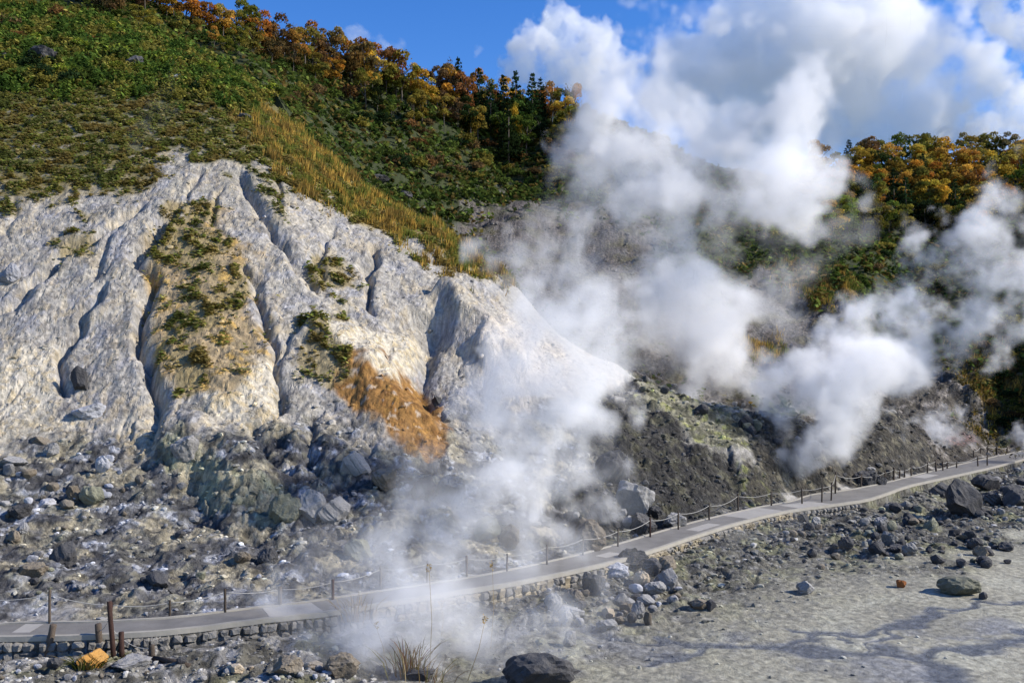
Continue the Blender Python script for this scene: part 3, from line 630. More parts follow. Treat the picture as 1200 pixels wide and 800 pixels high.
NAMED = [
 (91,458,26,30,'dark','angular blue-black block jutting from the white slope beside the pale fan','boulder','jutting blue-black block'),
 (105,488,40,18,'pale','flat pale blue slab lying just below the jutting blue-black block','rock','flat pale blue slab'),
 (9,330,28,26,'pale','blue grey boulder with shaded underside at the top gully edge','boulder','high blue grey boulder'),
 (121,553,22,20,'pale','pale wedge shaped stone standing bright in the middle of the scree','rock','pale wedge stone'),
 (14,543,32,10,'grey','long thin grey slab leaning at the edge of the scree','rock',None),
 (106,592,28,24,'olive','rounded olive boulder at the centre of the scree','boulder','rounded olive boulder'),
 (85,586,16,18,'brown','upright brown stone wedged against the rounded olive boulder','rock',None),
 (53,593,20,9,'pale','small white slab lying in a dark hollow of the scree','rock','small white slab'),
 (77,596,22,12,'brown','low reddish brown stone between the white slab and olive boulder','rock',None),
 (24,606,28,17,'dark','ragged dark stone standing in the left part of the scree','rock','ragged dark stone'),
 (25,624,18,14,'grey','egg shaped grey stone below the ragged dark stone','rock',None),
 (14,635,17,14,'brown','round brownish stone at the lower left of the scree','rock',None),
 (75,662,32,30,'dark','big black angular boulder low in the scree above the footpath','boulder','big black scree boulder'),
 (37,675,32,16,'brown','low rounded brown stone resting near the big black scree boulder','rock','low rounded brown stone'),
 (45,518,24,9,'brown','purplish brown plank shaped stone below the pale fan','rock',None),
 (60,534,16,15,'grey','round dark grey stone under the plank shaped stone','rock',None),
 (183,690,34,16,'dark','flat dark slab with a shaded end just above the footpath','rock','flat dark slab'),
 (216,540,34,30,'grey','squared grey block set in the crest of the yellowish outcrop','boulder','squared grey block'),
 (313,658,24,18,'dark','dark triangular stone on pale gravel below the outcrop','rock','dark triangular stone'),
 (285,659,22,13,'brown','low dark brown stone beside the dark triangular stone','rock',None),
 (498,582,30,30,'dark','dark fluted rock stump under the orange mound','boulder','dark fluted stump'),
 (528,590,34,32,'grey','rounded grey boulder half hidden by steam beside the fluted stump','boulder','steamy grey boulder'),
 (512,475,13,12,'dark','small black stone at the tip of the orange mound','rock',None),
 (523,494,18,14,'grey','round grey stone just below the small black stone by the orange mound','rock',None),
 (418,556,36,32,'grey','knobbly bluish boulder with hollow left face below the orange mound','boulder','knobbly bluish boulder'),
 (452,572,34,26,'brown','rounded brown grey boulder between the knobbly boulder and fluted stump','boulder',None),
 (334,612,40,34,'olive','steep yellowish boulder at the foot of the outcrop','boulder','steep yellowish boulder'),
 (362,606,36,36,'grey','upright grey boulder right beside the steep yellowish boulder','boulder','upright grey boulder'),
 (392,612,40,30,'grey','knobbly pale topped boulder above the lower gravel','boulder',None),
 (318,655,12,10,'pale','small pale stone behind the dark triangular stone','rock',None),
 (420,655,34,24,'olive','pale sulphur green rock standing at the steam vent','rock','sulphur green rock'),
 (570,632,34,24,'olive','pale greenish boulder half veiled by the low steam','boulder',None),
 (596,640,28,26,'brown','dark brown boulder beside the steam above the fence','boulder',None),
 (742,602,50,44,'grey','large pale grey boulder with ridged top above the path','boulder','large pale ridged boulder'),
 (684,644,58,38,'brown','broad rugged brown boulder right behind the path fence','boulder','broad rugged brown boulder'),
 (722,566,46,40,'dark','dark olive boulder above and behind the large pale ridged boulder','boulder','dark olive boulder'),
 (752,626,34,28,'dark','blackish boulder under the large pale ridged boulder','boulder',None),
 (768,606,16,14,'dark','small round dark stone right of the large pale ridged boulder','rock',None),
 (790,618,30,18,'grey','low grey boulder by the fence right of the pale ridged boulder','boulder',None),
 (705,612,26,24,'dark','dark stone squeezed between the two largest path boulders','rock',None),
 (879,502,24,18,'dark','round black boulder on the yellow sulphur ridge','boulder','black sulphur ridge boulder'),
 (1018,569,30,20,'dark','dark blocky boulder with pale end beside the rope fence','boulder','dark blocky fence boulder'),
 (1033,568,14,12,'dark','black stone wedged beside the dark blocky fence boulder','rock',None),
 (1128,603,50,42,'dark','huge blackish boulder standing over the rubble','boulder','huge blackish boulder'),
 (1103,582,26,18,'dark','rounded dark stone leaning behind the huge blackish boulder','rock',None),
 (1158,574,34,18,'dark','low dark boulder right behind the huge blackish boulder','boulder',None),
 (1166,592,30,16,'dark','flat dark grey slab beside the huge blackish boulder','rock',None),
 (1190,592,36,24,'dark','dark stony heap by the water at the frame edge','boulder',None),
 (720,676,34,20,'pale','pale blue slab with dark pit on top of the rock pile','rock','pale blue pile slab'),
 (694,697,30,30,'dark','dark rounded boulder under the pale blue slab of the pile','boulder','dark pile boulder'),
 (742,668,36,22,'dark','dark brown slab tucked under the stone wall','rock',None),
 (754,686,22,18,'tan','tan block sitting high in the rock pile','rock','tan pile block'),
 (783,690,30,26,'grey','tall slanting grey slab at the right of the rock pile','boulder','slanting grey slab'),
 (768,697,26,16,'grey','smooth rounded bluish stone in front of the slanting grey slab','rock',None),
 (764,672,24,20,'dark','dark square stone right under the wall above the tan block','rock',None),
 (782,670,26,16,'brown','brown stone topping the right end of the rock pile','rock',None),
 (758,709,22,13,'grey','flat topped stone at the front of the rock pile','rock',None),
 (733,718,20,14,'brown','reddish dark stone near the middle of the pile foot','rock',None),
 (748,723,16,20,'grey','small pointed stone at the foot of the rock pile','rock','small pointed stone'),
 (742,729,13,13,'dark','little dark cone of stone on the mud by the pile','rock',None),
 (760,732,11,20,'brown','thin upright stone standing alone on the mud','rock','thin upright mud stone'),
 (711,738,24,12,'grey','low bluish stone at the mud edge of the pile','rock',None),
 (713,723,16,12,'tan','ochre faced stone in the lower part of the pile','rock',None),
 (667,757,16,18,'grey','lone stone casting shade on the wet mud','rock','lone mud stone'),
 (663,732,16,18,'grey','blunt grey stone on the near edge of the pile','rock',None),
 (668,724,32,16,'grey','broad flat grey stone low in the left of the pile','rock',None),
 (672,708,26,18,'brown','dull brown stone at the left end of the pile','rock',None),
 (650,715,24,22,'grey','grey boulder leaning at the far left of the pile','boulder',None),
 (820,712,30,12,'brown','low brown stones rising from the mud beyond the pile','rock','low brown mud rock'),
 (833,716,12,14,'dark','small dark stone at the end of the low brown mud rock','rock',None),
 (399,790,42,26,'brown','brown boulder with shaded side among pale gravel','boulder','brown gravel boulder'),
 (335,790,36,18,'brown','low tawny rock in gravel left of the brown boulder','rock','low tawny rock'),
 (365,784,24,10,'tan','small tan stone between the two gravel boulders','rock',None),
 (490,797,36,14,'dark','dark rock under the dry grass tuft','rock','dark grass tuft rock'),
 (447,789,24,9,'dark','flat dark stone left of the dry grass tuft','rock',None),
 (640,806,98,40,'dark','big dark rock with whitish top cut by the frame bottom','boulder','big dark whitish topped rock'),
 (108,780,36,20,'orange','bright orange rock behind the green moss tuft','rock','bright orange rock'),
 (63,784,17,14,'dark','small black angular stone left of the orange rock','rock','small black angular stone'),
 (150,782,46,12,'grey','flat grey slab sunk in gravel right of the orange rock','rock','flat sunk grey slab'),
 (276,787,22,10,'tan','small pale tan stone on the gravel bank','rock',None),
 (213,776,12,9,'dark','little dark stump of stone at the log end','rock',None),
 (48,76,36,26,'dark','black craggy outcrop with pale streaks high on the green hill','boulder','black craggy outcrop'),
 (155,78,36,16,'dark','low black rock with pale end in the hillside bamboo','boulder','low black hillside rock'),
 (207,96,22,10,'grey','small grey rock poking from bushes high on the hill','rock',None),
 (3,72,12,14,'dark','black rock at the frame edge beside the craggy outcrop','rock',None),
 (286,140,16,8,'dark','dark stone in dry grass above the white slope','rock',None),
 (443,212,26,9,'dark','long dark stone lying along the golden grass ridge','rock','long golden ridge stone'),
 (474,231,18,9,'dark','dark stone on the golden ridge below the long one','rock',None),
 (495,250,14,9,'grey','grey stone at the lower end of the golden ridge','rock',None),
 (1056,688,13,10,'rust','rust brown stone alone on the pale mud','rock','rust brown mud stone'),
 (1152,702,11,10,'dark','small black block by the thin stream','rock',None),
 (1132,697,54,22,'olive','low hummock of dark gravelly rock on the mud','boulder','dark hummock'),
 (945,695,24,16,'grey','half buried bluish rock on the steamy mud bank','rock','half buried bluish rock'),
 (992,645,18,18,'dark','upright dark stone below the bend of the wall','rock','upright dark stone'),
 (942,612,14,10,'dark','dark stone right below the wall near the bend','rock',None),
 (957,616,16,11,'grey','grey stone next to the dark one below the wall','rock',None)]
for i, (px, py, w, h, tone, label, nm, land) in enumerate(NAMED):
    r = place_rock(px, py, w, h, tone, label, nm, big=w >= 13, dmin=14 if py > 700 else 24, k=i % 8)
    LAND.append((px, py - h / 2, 'the ' + (land or label.split(' beside ')[0].split(' at ')[0].split(' in ')[0].split(' on ')[0].split(' below ')[0]), land is not None))
ORD = ['nearest', 'second', 'third', 'fourth', 'fifth', 'sixth', 'seventh', 'eighth', 'ninth', 'tenth', 'eleventh', 'twelfth', 'thirteenth', 'fourteenth', 'fifteenth', 'sixteenth', 'seventeenth', 'eighteenth', 'nineteenth', 'twentieth']
USED = {}
def label_near(px, py, what):
    """A label by look and by the landmark the thing lies nearest to; ranks keep it single."""
    best = min((l for l in LAND if l[3]), key=lambda l: (l[0] - px) ** 2 + ((l[1] - py) * 1.3) ** 2)
    dx, dy = px - best[0], py - best[1]
    side = ('right of' if dx > 0 else 'left of') if abs(dx) > abs(dy) * 1.1 else ('below' if dy > 0 else 'above')
    return what, side, best[2], math.hypot(dx, dy)
PENDING = []
def flush_labels():
    by = {}
    for o, px, py, what in PENDING:
        w, s_, l, d = label_near(px, py, what); by.setdefault((w, s_, l), []).append((d, o))
    for (w, s_, l), v in by.items():
        v.sort(key=lambda t: t[0])
        for i, (d, o) in enumerate(v):
            o['label'] = f"{w} {s_} {l}" if len(v) == 1 else (f"{w} nearest {s_} {l}" if i == 0 else f"{w} {s_} {l}, {ORD[min(i, 19)]} from it")
def in_poly(poly):
    a = np.array(poly, float); lo, hi = a.min(0), a.max(0)
    while True:
        x, y = random.uniform(lo[0], hi[0]), random.uniform(lo[1], hi[1]); c = False
        for k in range(len(a)):
            p, q = a[k], a[(k + 1) % len(a)]
            if (p[1] > y) != (q[1] > y) and x < (q[0] - p[0]) * (y - p[1]) / (q[1] - p[1]) + p[0]: c = not c
        if c: return x, y
TONE_WORD = {'grey': 'grey', 'dark': 'blackish', 'pale': 'pale bluish', 'brown': 'brown', 'tan': 'tan', 'olive': 'olive grey'}
def scatter_rocks(poly, count, tones, wmin, wmax, group, pw=2.2):
    for _ in range(count):
        px, py = in_poly(poly)
        if abs(px - 1128) < 34 and py < 600 and py > 550: continue
        w = wmin + (wmax - wmin) * random.random() ** pw; h = w * random.uniform(.5, .9); tone = random.choice(tones)
        o = place_rock(px, py, w, h, tone, 'x', 'rock', group, dmin=14 if py > 690 else 24)
        if o is None: continue
        shp = 'flat' if h / w < .6 else ('chunky' if h / w > .78 else 'rough')
        sz = 'small' if w < wmin + (wmax - wmin) * .3 else 'larger'
        PENDING.append((o, px, py, f"{sz} {shp} {TONE_WORD[tone]} stone"))
scatter_rocks([(1010,598),(1060,590),(1120,615),(1180,640),(1195,670),(1110,668),(1040,655),(1000,640)], 72, ['dark','dark','dark','grey','brown','olive'], 7, 20, 'rubble below the bend of the path')
scatter_rocks([(1090,560),(1200,560),(1200,615),(1150,612),(1100,600)], 26, ['dark','dark','grey'], 7, 18, 'dark rubble round the huge boulder')
scatter_rocks([(640,690),(690,668),(790,672),(800,700),(760,728),(660,745),(630,725)], 44, ['grey','dark','brown','pale','grey'], 7, 18, 'rock pile below the stone wall')
scatter_rocks([(0,520),(200,540),(240,620),(330,640),(380,690),(200,705),(0,715)], 60, ['grey','dark','brown','pale','olive','grey'], 6, 16, 'stones strewn over the scree')
scatter_rocks([(600,600),(720,600),(800,600),(860,585),(760,628),(620,660)], 14, ['dark','grey'], 8, 18, 'stones between the path boulders')
scatter_rocks([(0,782),(420,782),(420,798),(0,798)], 24, ['grey','brown','tan','pale'], 6, 13, 'stones on the gravel bank')
scatter_rocks([(880,620),(1000,620),(1040,680),(900,690)], 14, ['grey','brown','dark'], 6, 13, 'stones on the mud bank')
scatter_rocks([(700,435),(800,455),(925,490),(1000,520),(1060,560),(990,560),(900,520),(800,480)], 36, ['dark','brown','olive','dark','grey'], 6, 18, 'stones on the dark ridge')
# rubble too small to tell apart: one object
def rubble():
    v0, f0 = rock_geo(77, 1); v0 = np.array(v0); f0 = np.array(f0); V = []; Fc = []; Cc = []; n0 = 0
    area = np.gradient(GX.reshape(NR, NC), axis=1).ravel() * np.gradient(GY.reshape(NR, NC), axis=0).ravel()
    bank = fr * (1 - MUD) ** 2.5; wgt = area * np.clip(lowz * 1.0 * (.35 + np.clip(g1, 0, 1)) + dark * .5 + white * .18 * (g2 > .1) + bank * 1.1 + fr * MUD * .014 + db * .25 + .5 * sulph + .8 * endr + .5 * rightb, 0, 3) * (np.abs(PXs - 600) < 680) * (GY < 125) * ~(bedm & (edge_n < .3) & (edge_f < .3)) * np.clip(38 / GY, .15, 1.6) ** 1.5
    cnt = 15000; pick = RNG.choice(len(GX), cnt, p=wgt / wgt.sum())
    R = np.abs(RNG.normal(0, 1, cnt)) * .055 + .03; R = np.minimum(R, .2) * np.clip(GY[pick] / 40, .7, 1.8)
    ang = RNG.uniform(0, 6.28, cnt); c, s2 = np.cos(ang), np.sin(ang); sc = RNG.uniform(.6, 1.3, (cnt, 3))
    v = v0[None] * sc[:, None]; v = v * R[:, None, None]
    x = v[..., 0] * c[:, None] - v[..., 1] * s2[:, None]; y = v[..., 0] * s2[:, None] + v[..., 1] * c[:, None]
    v = np.stack([x + GX[pick, None], y + GY[pick, None] + RNG.uniform(-.05, .05, (cnt, 1)), v[..., 2] * .8 + GZ[pick, None] + R[:, None] * .25], -1)
    base = C[pick] * RNG.uniform(.45, 1.5, (cnt, 1)) + RNG.uniform(0, .05, (cnt, 1)); base = np.clip(base, .02, .7)
    fc = (f0[None] + (np.arange(cnt) * len(v0))[:, None, None]).reshape(-1, 3)
    m, nt, b, N, L = new_mat('rubble'); a = N('ShaderNodeAttribute'); a.attribute_name = 'Col'; L(a.outputs['Color'], b.inputs['Base Color']); b.inputs['Roughness'].default_value = .9
    link('rubble', mesh_from('rubble', v.reshape(-1, 3), fc, m, False, {'Col': ('FLOAT_COLOR', np.repeat(base, len(v0), 0))}), kind='stuff', label='loose small rubble strewn over scree, banks and slopes')
rubble()

# ------------------------------------------------------------------ vegetation
NUMW = 'first second third fourth fifth sixth seventh eighth ninth tenth eleventh twelfth thirteenth fourteenth fifteenth sixteenth seventeenth eighteenth nineteenth twentieth twenty-first twenty-second twenty-third twenty-fourth twenty-fifth twenty-sixth twenty-seventh twenty-eighth twenty-ninth thirtieth thirty-first thirty-second thirty-third thirty-fourth thirty-fifth'.split()
def leaf_material(name, use_obj=False, trans=.35):
    m, nt, b, N, L = new_mat(name); nt.nodes.remove(b); out = nt.nodes['Material Output']
    a = N('ShaderNodeAttribute'); a.attribute_name = 'Col'; col = a.outputs['Color']
    if use_obj:
        oi = N('ShaderNodeObjectInfo'); mx = N('ShaderNodeMix'); mx.data_type = 'RGBA'; mx.blend_type = 'MULTIPLY'; mx.inputs['Factor'].default_value = 1
        L(col, mx.inputs['A']); L(oi.outputs['Color'], mx.inputs['B']); col = mx.outputs['Result']
    d = N('ShaderNodeBsdfDiffuse'); t = N('ShaderNodeBsdfTranslucent'); ms = N('ShaderNodeMixShader'); ms.inputs[0].default_value = trans
    L(col, d.inputs[0]); L(col, t.inputs[0]); L(d.outputs[0], ms.inputs[1]); L(t.outputs[0], ms.inputs[2]); L(ms.outputs[0], out.inputs['Surface'])
    return m
LEAFM = leaf_material('ground_leaves'); TREEM = leaf_material('tree_leaves', True, .4)
BARK = simple('bark', (.10, .085, .07), .9, 4, .8, .03); BIRCH = simple('pale_bark', (.42, .40, .37), .85, 5, .5, .02)
def leaf_quads(c, size, col, up=.3, aspect=.55):
    """rhombic leaves: centres, lengths, colours; UP leans their faces to the sky"""
    n_ = len(c); nrm = RNG.standard_normal((n_, 3)); nrm /= np.linalg.norm(nrm, axis=1)[:, None]; nrm[:, 2] = np.abs(nrm[:, 2]) + up
    nrm /= np.linalg.norm(nrm, axis=1)[:, None]; a = np.cross(nrm, RNG.standard_normal((n_, 3))); a /= np.linalg.norm(a, axis=1)[:, None] + 1e-9; b = np.cross(nrm, a)
    a *= size[:, None] * .5; b *= size[:, None] * .5 * aspect
    v = np.stack([c - a, c + b - a * .1, c + a, c - b - a * .1], 1).reshape(-1, 3)
    return v, np.arange(len(v)).reshape(-1, 4), np.repeat(col, 4, 0)
def shade_of(n_, spread=.35): return np.clip(RNG.normal(1, spread, (n_, 1)), .35, 1.9)
# trees --------------------------------------------------------------
def crown_mesh(seed, kind):
    global RNG
    keep = RNG; RNG = np.random.default_rng(seed); pts = []; sz = []; cl = []
    if kind == 'broad':
        nb = RNG.integers(13, 18)
        for k in range(nb):
            th = RNG.uniform(0, 6.28); zz = RNG.uniform(.28, .93); lim = .44 * math.sin(math.pi * min(max((zz - .12) / .95, .08), .95)) ** .7
            r_ = lim * RNG.uniform(.25, .85); R = RNG.uniform(.10, .19); m_ = int(120 * (R / .15) ** 2) + 12
            d = RNG.standard_normal((m_, 3)); d /= np.linalg.norm(d, axis=1)[:, None]; d[:, 2] = np.where(d[:, 2] < -.35, -d[:, 2], d[:, 2])
            p = d * R * RNG.uniform(.55, 1.08, (m_, 1)) * (1, 1, .72) + (r_ * math.cos(th), r_ * math.sin(th), zz)
            pts.append(p); sz.append(RNG.uniform(.035, .07, m_)); g_ = RNG.uniform(.7, 1.3); tint = np.array((RNG.uniform(.85, 1.2), 1, RNG.uniform(.8, 1.1)))
            cl.append(np.clip(RNG.normal(g_, .22, (m_, 1)), .3, 2) * tint)
    elif kind == 'bare':
        for k in range(16):
            th = RNG.uniform(0, 6.28); zz = RNG.uniform(.4, 1); r_ = .3 * RNG.uniform(.2, 1) * math.sin(math.pi * min(zz, .93)) ; m_ = 22
            p = RNG.normal(0, .06, (m_, 3)) + (r_ * math.cos(th), r_ * math.sin(th), zz); pts.append(p); sz.append(RNG.uniform(.03, .055, m_)); cl.append(np.clip(RNG.normal(1, .3, (m_, 1)), .3, 2) * np.ones(3))
    else:
        for t in np.linspace(.12, .97, 15):
            R = .30 * (1 - t) ** .8 + .02; nb = max(5, int(11 * (1 - t)) + 3)
            for q in range(nb):
                th = RNG.uniform(0, 6.28); m_ = int(8 + 16 * (1 - t)); s_ = RNG.uniform(.15, 1, m_) ** .7
                rr = s_ * R * RNG.uniform(.75, 1.1); p = np.stack([rr * math.cos(th), rr * math.sin(th), t - rr * .28 + .03 * s_], 1) + RNG.normal(0, .012, (m_, 3))
                pts.append(p); sz.append(RNG.uniform(.03, .055, m_)); cl.append(np.clip(RNG.normal(1, .25, (m_, 1)), .4, 1.8) * np.ones(3))
    p = np.concatenate(pts); v, f, c = leaf_quads(p, np.concatenate(sz), np.concatenate(cl), .2, .75); RNG = keep
    return mesh_from('crown', v, f, TREEM, False, {'Col': ('FLOAT_COLOR', c)})
def trunk_mesh(seed, kind):
    r = random.Random(seed); V = []; Fc = []
    def add(pts, r0, r1, s_=6):
        v, f = tube(pts, r0, s_, r1); b = len(V); V.extend(v); Fc.extend([[i + b for i in q] for q in f])
    if kind == 'needle': add([(0, 0, -.06), (0, 0, .4), (.005, 0, .96)], .022, .004)
    else:
        top = .75 if kind == 'broad' else .95; bend = [r.uniform(-.03, .03) for _ in range(4)]
        add([(0, 0, -.08), (bend[0], bend[1], .2), (bend[2], bend[3], .45), (bend[2] * 1.5, bend[3], top)], .024, .006)
        for k in range(5 if kind == 'broad' else 9):
            z = r.uniform(.22, .6); th = r.uniform(0, 6.28); L_ = r.uniform(.18, .34); c_, s_ = math.cos(th), math.sin(th)
            add([(bend[2], bend[3], z), (c_ * L_ * .5, s_ * L_ * .5, z + L_ * .55), (c_ * L_, s_ * L_, z + L_ * .9)], .010, .003, 5)
    return poly_mesh('trunk', V, Fc, BIRCH if kind == 'bare' else BARK)
CROWN = {'broad': [crown_mesh(100 + i, 'broad') for i in range(9)], 'needle': [crown_mesh(200 + i, 'needle') for i in range(4)], 'bare': [crown_mesh(300 + i, 'bare') for i in range(3)]}
TRUNK = {k: [trunk_mesh(400 + i, k) for i in range(3)] for k in CROWN}
PAL = {'orange': (.34, .17, .04), 'rust': (.23, .12, .045), 'gold': (.44, .29, .055), 'olive': (.22, .19, .04), 'green': (.10, .14, .03), 'bright green': (.19, .23, .03), 'dark green': (.022, .04, .015), 'brown': (.15, .10, .045), 'yellow': (.30, .22, .03), 'grey': (.12, .10, .08)}
TREES = []
def tree(px, py, hpx, wr, colour, kind='broad', place='', dmin=60, d=None, name='tree', special=None):
    g = spot(px, py, dmin) if d is None else at(px, py, d)
    if g is None: return
    TREES.append((px, py, g, hpx * g[1] / F, wr, colour, kind, place, name, special))
def build_trees():
    by = {}
    for t in sorted(TREES, key=lambda t: t[0]): by.setdefault((t[5], t[6], t[7]), []).append(t)
    W_ = {'broad': 'broadleaf tree', 'needle': 'conifer', 'bare': 'sparse pale trunked tree'}
    for (colour, kind, place), v in by.items():
        for i, (px, py, g, H, wr, _, _, _, name, special) in enumerate(v):
            lab = special or (f"{colour} {W_[kind]} {place}" + (f", {NUMW[min(i, 34)]} such from the left" if len(v) > 1 else ''))
            o = thing(name, lab, 'tree', tuple(g), random.uniform(0, 6.28), 'trees ' + place)
            o.scale = (H * wr, H * wr, H)
            c = link('crown', random.choice(CROWN[kind]), o); k = random.uniform(.75, 1.25); c.color = (*[min(q * k * random.uniform(.9, 1.1), 1) for q in PAL[colour]], 1)
            link('trunk', random.choice(TRUNK[kind]), o)
def curve(px, pts): return float(np.interp(px, [p[0] for p in pts], [p[1] for p in pts]))
AUT = ['orange', 'rust', 'rust', 'brown', 'gold', 'orange', 'olive', 'brown']
L1 = [(100, 4), (200, 26), (250, 42), (300, 62), (350, 77), (400, 92), (430, 104)]
for px in np.arange(112, 425, 11.5):
    px += random.uniform(-4, 4); tree(px, curve(px, L1) + random.uniform(-6, 4), random.uniform(40, 58), random.uniform(.75, 1.0), random.choice(AUT), place='on the left skyline ridge')
for px in np.arange(130, 430, 24):
    px += random.uniform(-8, 8); tree(px, curve(px, L1) + random.uniform(8, 18), random.uniform(24, 40), random.uniform(.8, 1.15), random.choice(['olive', 'brown', 'gold', 'olive', 'green']), place='at the lower edge of the left treeline')
L2 = [(420, 108), (480, 122), (520, 130), (560, 138), (600, 148), (640, 152), (690, 158)]
for px in np.arange(425, 690, 12):
    px += random.uniform(-4, 4); tree(px, curve(px, L2) + random.uniform(-6, 4), random.uniform(46, 62) * (1 if px < 560 else .85), random.uniform(.65, .95), random.choice(['brown', 'olive', 'rust', 'orange', 'gold', 'olive', 'green']), place='on the middle skyline ridge')
for px in np.arange(430, 690, 17):
    px += random.uniform(-6, 6); tree(px, curve(px, L2) + random.uniform(14, 34), random.uniform(34, 52), random.uniform(.7, 1.0), random.choice(['olive', 'green', 'dark green', 'olive', 'brown', 'dark green']), place='on the middle hill below the skyline')
for px, b, h in ((537, 134, 66), (562, 142, 62), (575, 158, 60), (590, 152, 64), (604, 158, 74), (624, 158, 72), (633, 152, 60), (596, 192, 78)):
    tree(px, b, h, .8, 'dark green', 'needle', 'among autumn trees on the middle ridge')
for px, b, h in ((527, 133, 62), (648, 152, 56), (664, 156, 54), (676, 160, 50)): tree(px, b, h, .6, 'brown', 'bare', 'on the middle ridge')
tree(601, 176, 58, .5, 'yellow', special='narrow yellow tree in front of the dark conifers on the middle hill'); tree(501, 128, 30, 1.0, 'yellow', special='pale yellow bushy tree below the middle ridge treeline')
tree(452, 108, 24, 1.1, 'bright green', special='yellowish green round tree below the middle ridge'); tree(640, 150, 50, .8, 'orange', special='bright orange tree right of the dark conifers'); tree(262, 62, 20, 1.2, 'bright green', special='bright yellow green shrubby tree below the left treeline')
L3 = [(925, 205), (960, 205), (1050, 203), (1120, 200), (1200, 196), (1260, 192)]
for px in np.arange(930, 1255, 12.5):
    px += random.uniform(-4, 4); tree(px, curve(px, L3) + random.uniform(-4, 6), random.uniform(34, 48), random.uniform(.8, 1.1), random.choice(['olive', 'brown', 'gold', 'olive', 'green', 'olive']), place='on the right skyline ridge')
for row, (y0, n_) in enumerate(((222, 19), (240, 18), (258, 17), (278, 15))):
    for px in np.linspace(945 + row * 8, 1235, n_):
        px += random.uniform(-7, 7); tree(px, y0 + random.uniform(-5, 5), random.uniform(38, 52), random.uniform(.8, 1.1), random.choice(['gold', 'orange', 'olive', 'gold', 'dark green', 'olive', 'green', 'gold']), place='in the right hillside forest, ' + ['top', 'upper', 'middle', 'lowest'][row] + ' row')
for px, b, h in ((1048, 262, 64), (1062, 268, 60), (1082, 226, 46), (1120, 268, 58), (995, 208, 44)): tree(px, b, h, .95, 'dark green', 'needle', 'in the right hillside forest')
tree(985, 268, 42, 1.15, 'bright green', special='bright yellow green tree at the lower edge of the right forest'); tree(962, 275, 34, 1.2, 'bright green', special='low lime green tree at the left end of the right forest')
tree(982, 235, 46, 1.1, 'orange', special='big glowing orange tree above the lime green trees'); tree(1088, 200, 40, 1.3, 'olive', special='broad domed olive tree standing above the right skyline')
build_trees()
# shrubs -------------------------------------------------------------
def shrub_mesh(seed):
    global RNG
    keep = RNG; RNG = np.random.default_rng(seed); pts = []; cl = []
    for k in range(9):
        th = RNG.uniform(0, 6.28); r_ = RNG.uniform(.05, .42); R = RNG.uniform(.2, .34); m_ = 42
        d = RNG.standard_normal((m_, 3)); d /= np.linalg.norm(d, axis=1)[:, None]; d[:, 2] = np.abs(d[:, 2]) * 1.0 - .2
        pts.append(d * R * RNG.uniform(.6, 1.1, (m_, 1)) + (r_ * math.cos(th), r_ * math.sin(th), .3 * RNG.uniform(.4, 1.3))); cl.append(np.clip(RNG.normal(RNG.uniform(.7, 1.3), .25, (m_, 1)), .3, 2) * np.ones(3))
    p = np.concatenate(pts); v, f, c = leaf_quads(p, RNG.uniform(.09, .17, len(p)), np.concatenate(cl), .25, .65); RNG = keep
    return mesh_from('foliage', v, f, TREEM, False, {'Col': ('FLOAT_COLOR', c)})
SHR = [shrub_mesh(500 + i) for i in range(7)]
V_, F_ = [], []
for k in range(4):
    v, f = tube([(0, 0, -.1), (.1 * math.cos(k * 1.7), .1 * math.sin(k * 1.7), .15), (.25 * math.cos(k * 1.7), .25 * math.sin(k * 1.7), .4)], .02, 5, .008); b_ = len(V_); V_ += v; F_ += [[i + b_ for i in q] for q in f]
STEM = poly_mesh('stem', V_, F_, BARK)
def shrubs(poly, count, cols, wmin, wmax, place, dmin):
    pts = sorted([in_poly(poly) + (random.choice(cols),) for _ in range(count)]); cnt = {}
    tot = {}
    for p in pts: tot[p[2]] = tot.get(p[2], 0) + 1
    for px, py, c in pts:
        g = spot(px, py, dmin)
        i = cnt[c] = cnt.get(c, 0) + 1
        if g is None: continue
        w = random.uniform(wmin, wmax) * g[1] / F
        o = thing('shrub', f"{c} shrub {place}" + (f", {NUMW[min(i - 1, 34)]} such from the left" if tot[c] > 1 else ''), 'shrub', tuple(g), random.uniform(0, 6.28), 'shrubs ' + place)
        o.scale = (w, w, w * random.uniform(.7, 1.1)); a = link('foliage', random.choice(SHR), o); k = random.uniform(.7, 1.3); a.color = (*[min(q * k, 1) for q in PAL[c]], 1); link('stem', STEM, o)
shrubs([(395,110),(480,130),(640,165),(690,170),(690,215),(560,222),(440,200),(395,150)], 78, ['olive', 'green', 'dark green', 'brown', 'olive', 'rust', 'green'], 16, 30, 'on the dark middle hillside', 90)
shrubs([(330,80),(400,100),(400,160),(350,140),(320,110)], 20, ['olive', 'green', 'brown', 'green'], 14, 24, 'behind the golden grass ridge', 86)
shrubs([(0,60),(180,60),(330,110),(290,130),(230,112),(0,110)], 34, ['green', 'bright green', 'green', 'dark green', 'olive'], 18, 34, 'in the bamboo above the heath', 60)
shrubs([(0,0),(110,12),(230,48),(240,70),(0,55)], 26, ['green', 'olive', 'brown', 'rust', 'green', 'bright green'], 14, 26, 'on the open green hillside', 60)
shrubs([(800,250),(900,240),(1000,280),(1010,310),(900,305),(830,280)], 26, ['green', 'bright green', 'olive', 'dark green'], 12, 24, 'on the slope under the right forest', 90)
shrubs([(1120,400),(1200,400),(1200,500),(1160,500)], 18, ['olive', 'brown', 'dark green'], 14, 26, 'on the dark bank at the right', 80)
shrubs([(1010,290),(1200,295),(1200,390),(1120,390),(1020,330)], 26, ['dark green', 'olive', 'brown', 'green'], 14, 28, 'in the hollow under the right forest', 84)
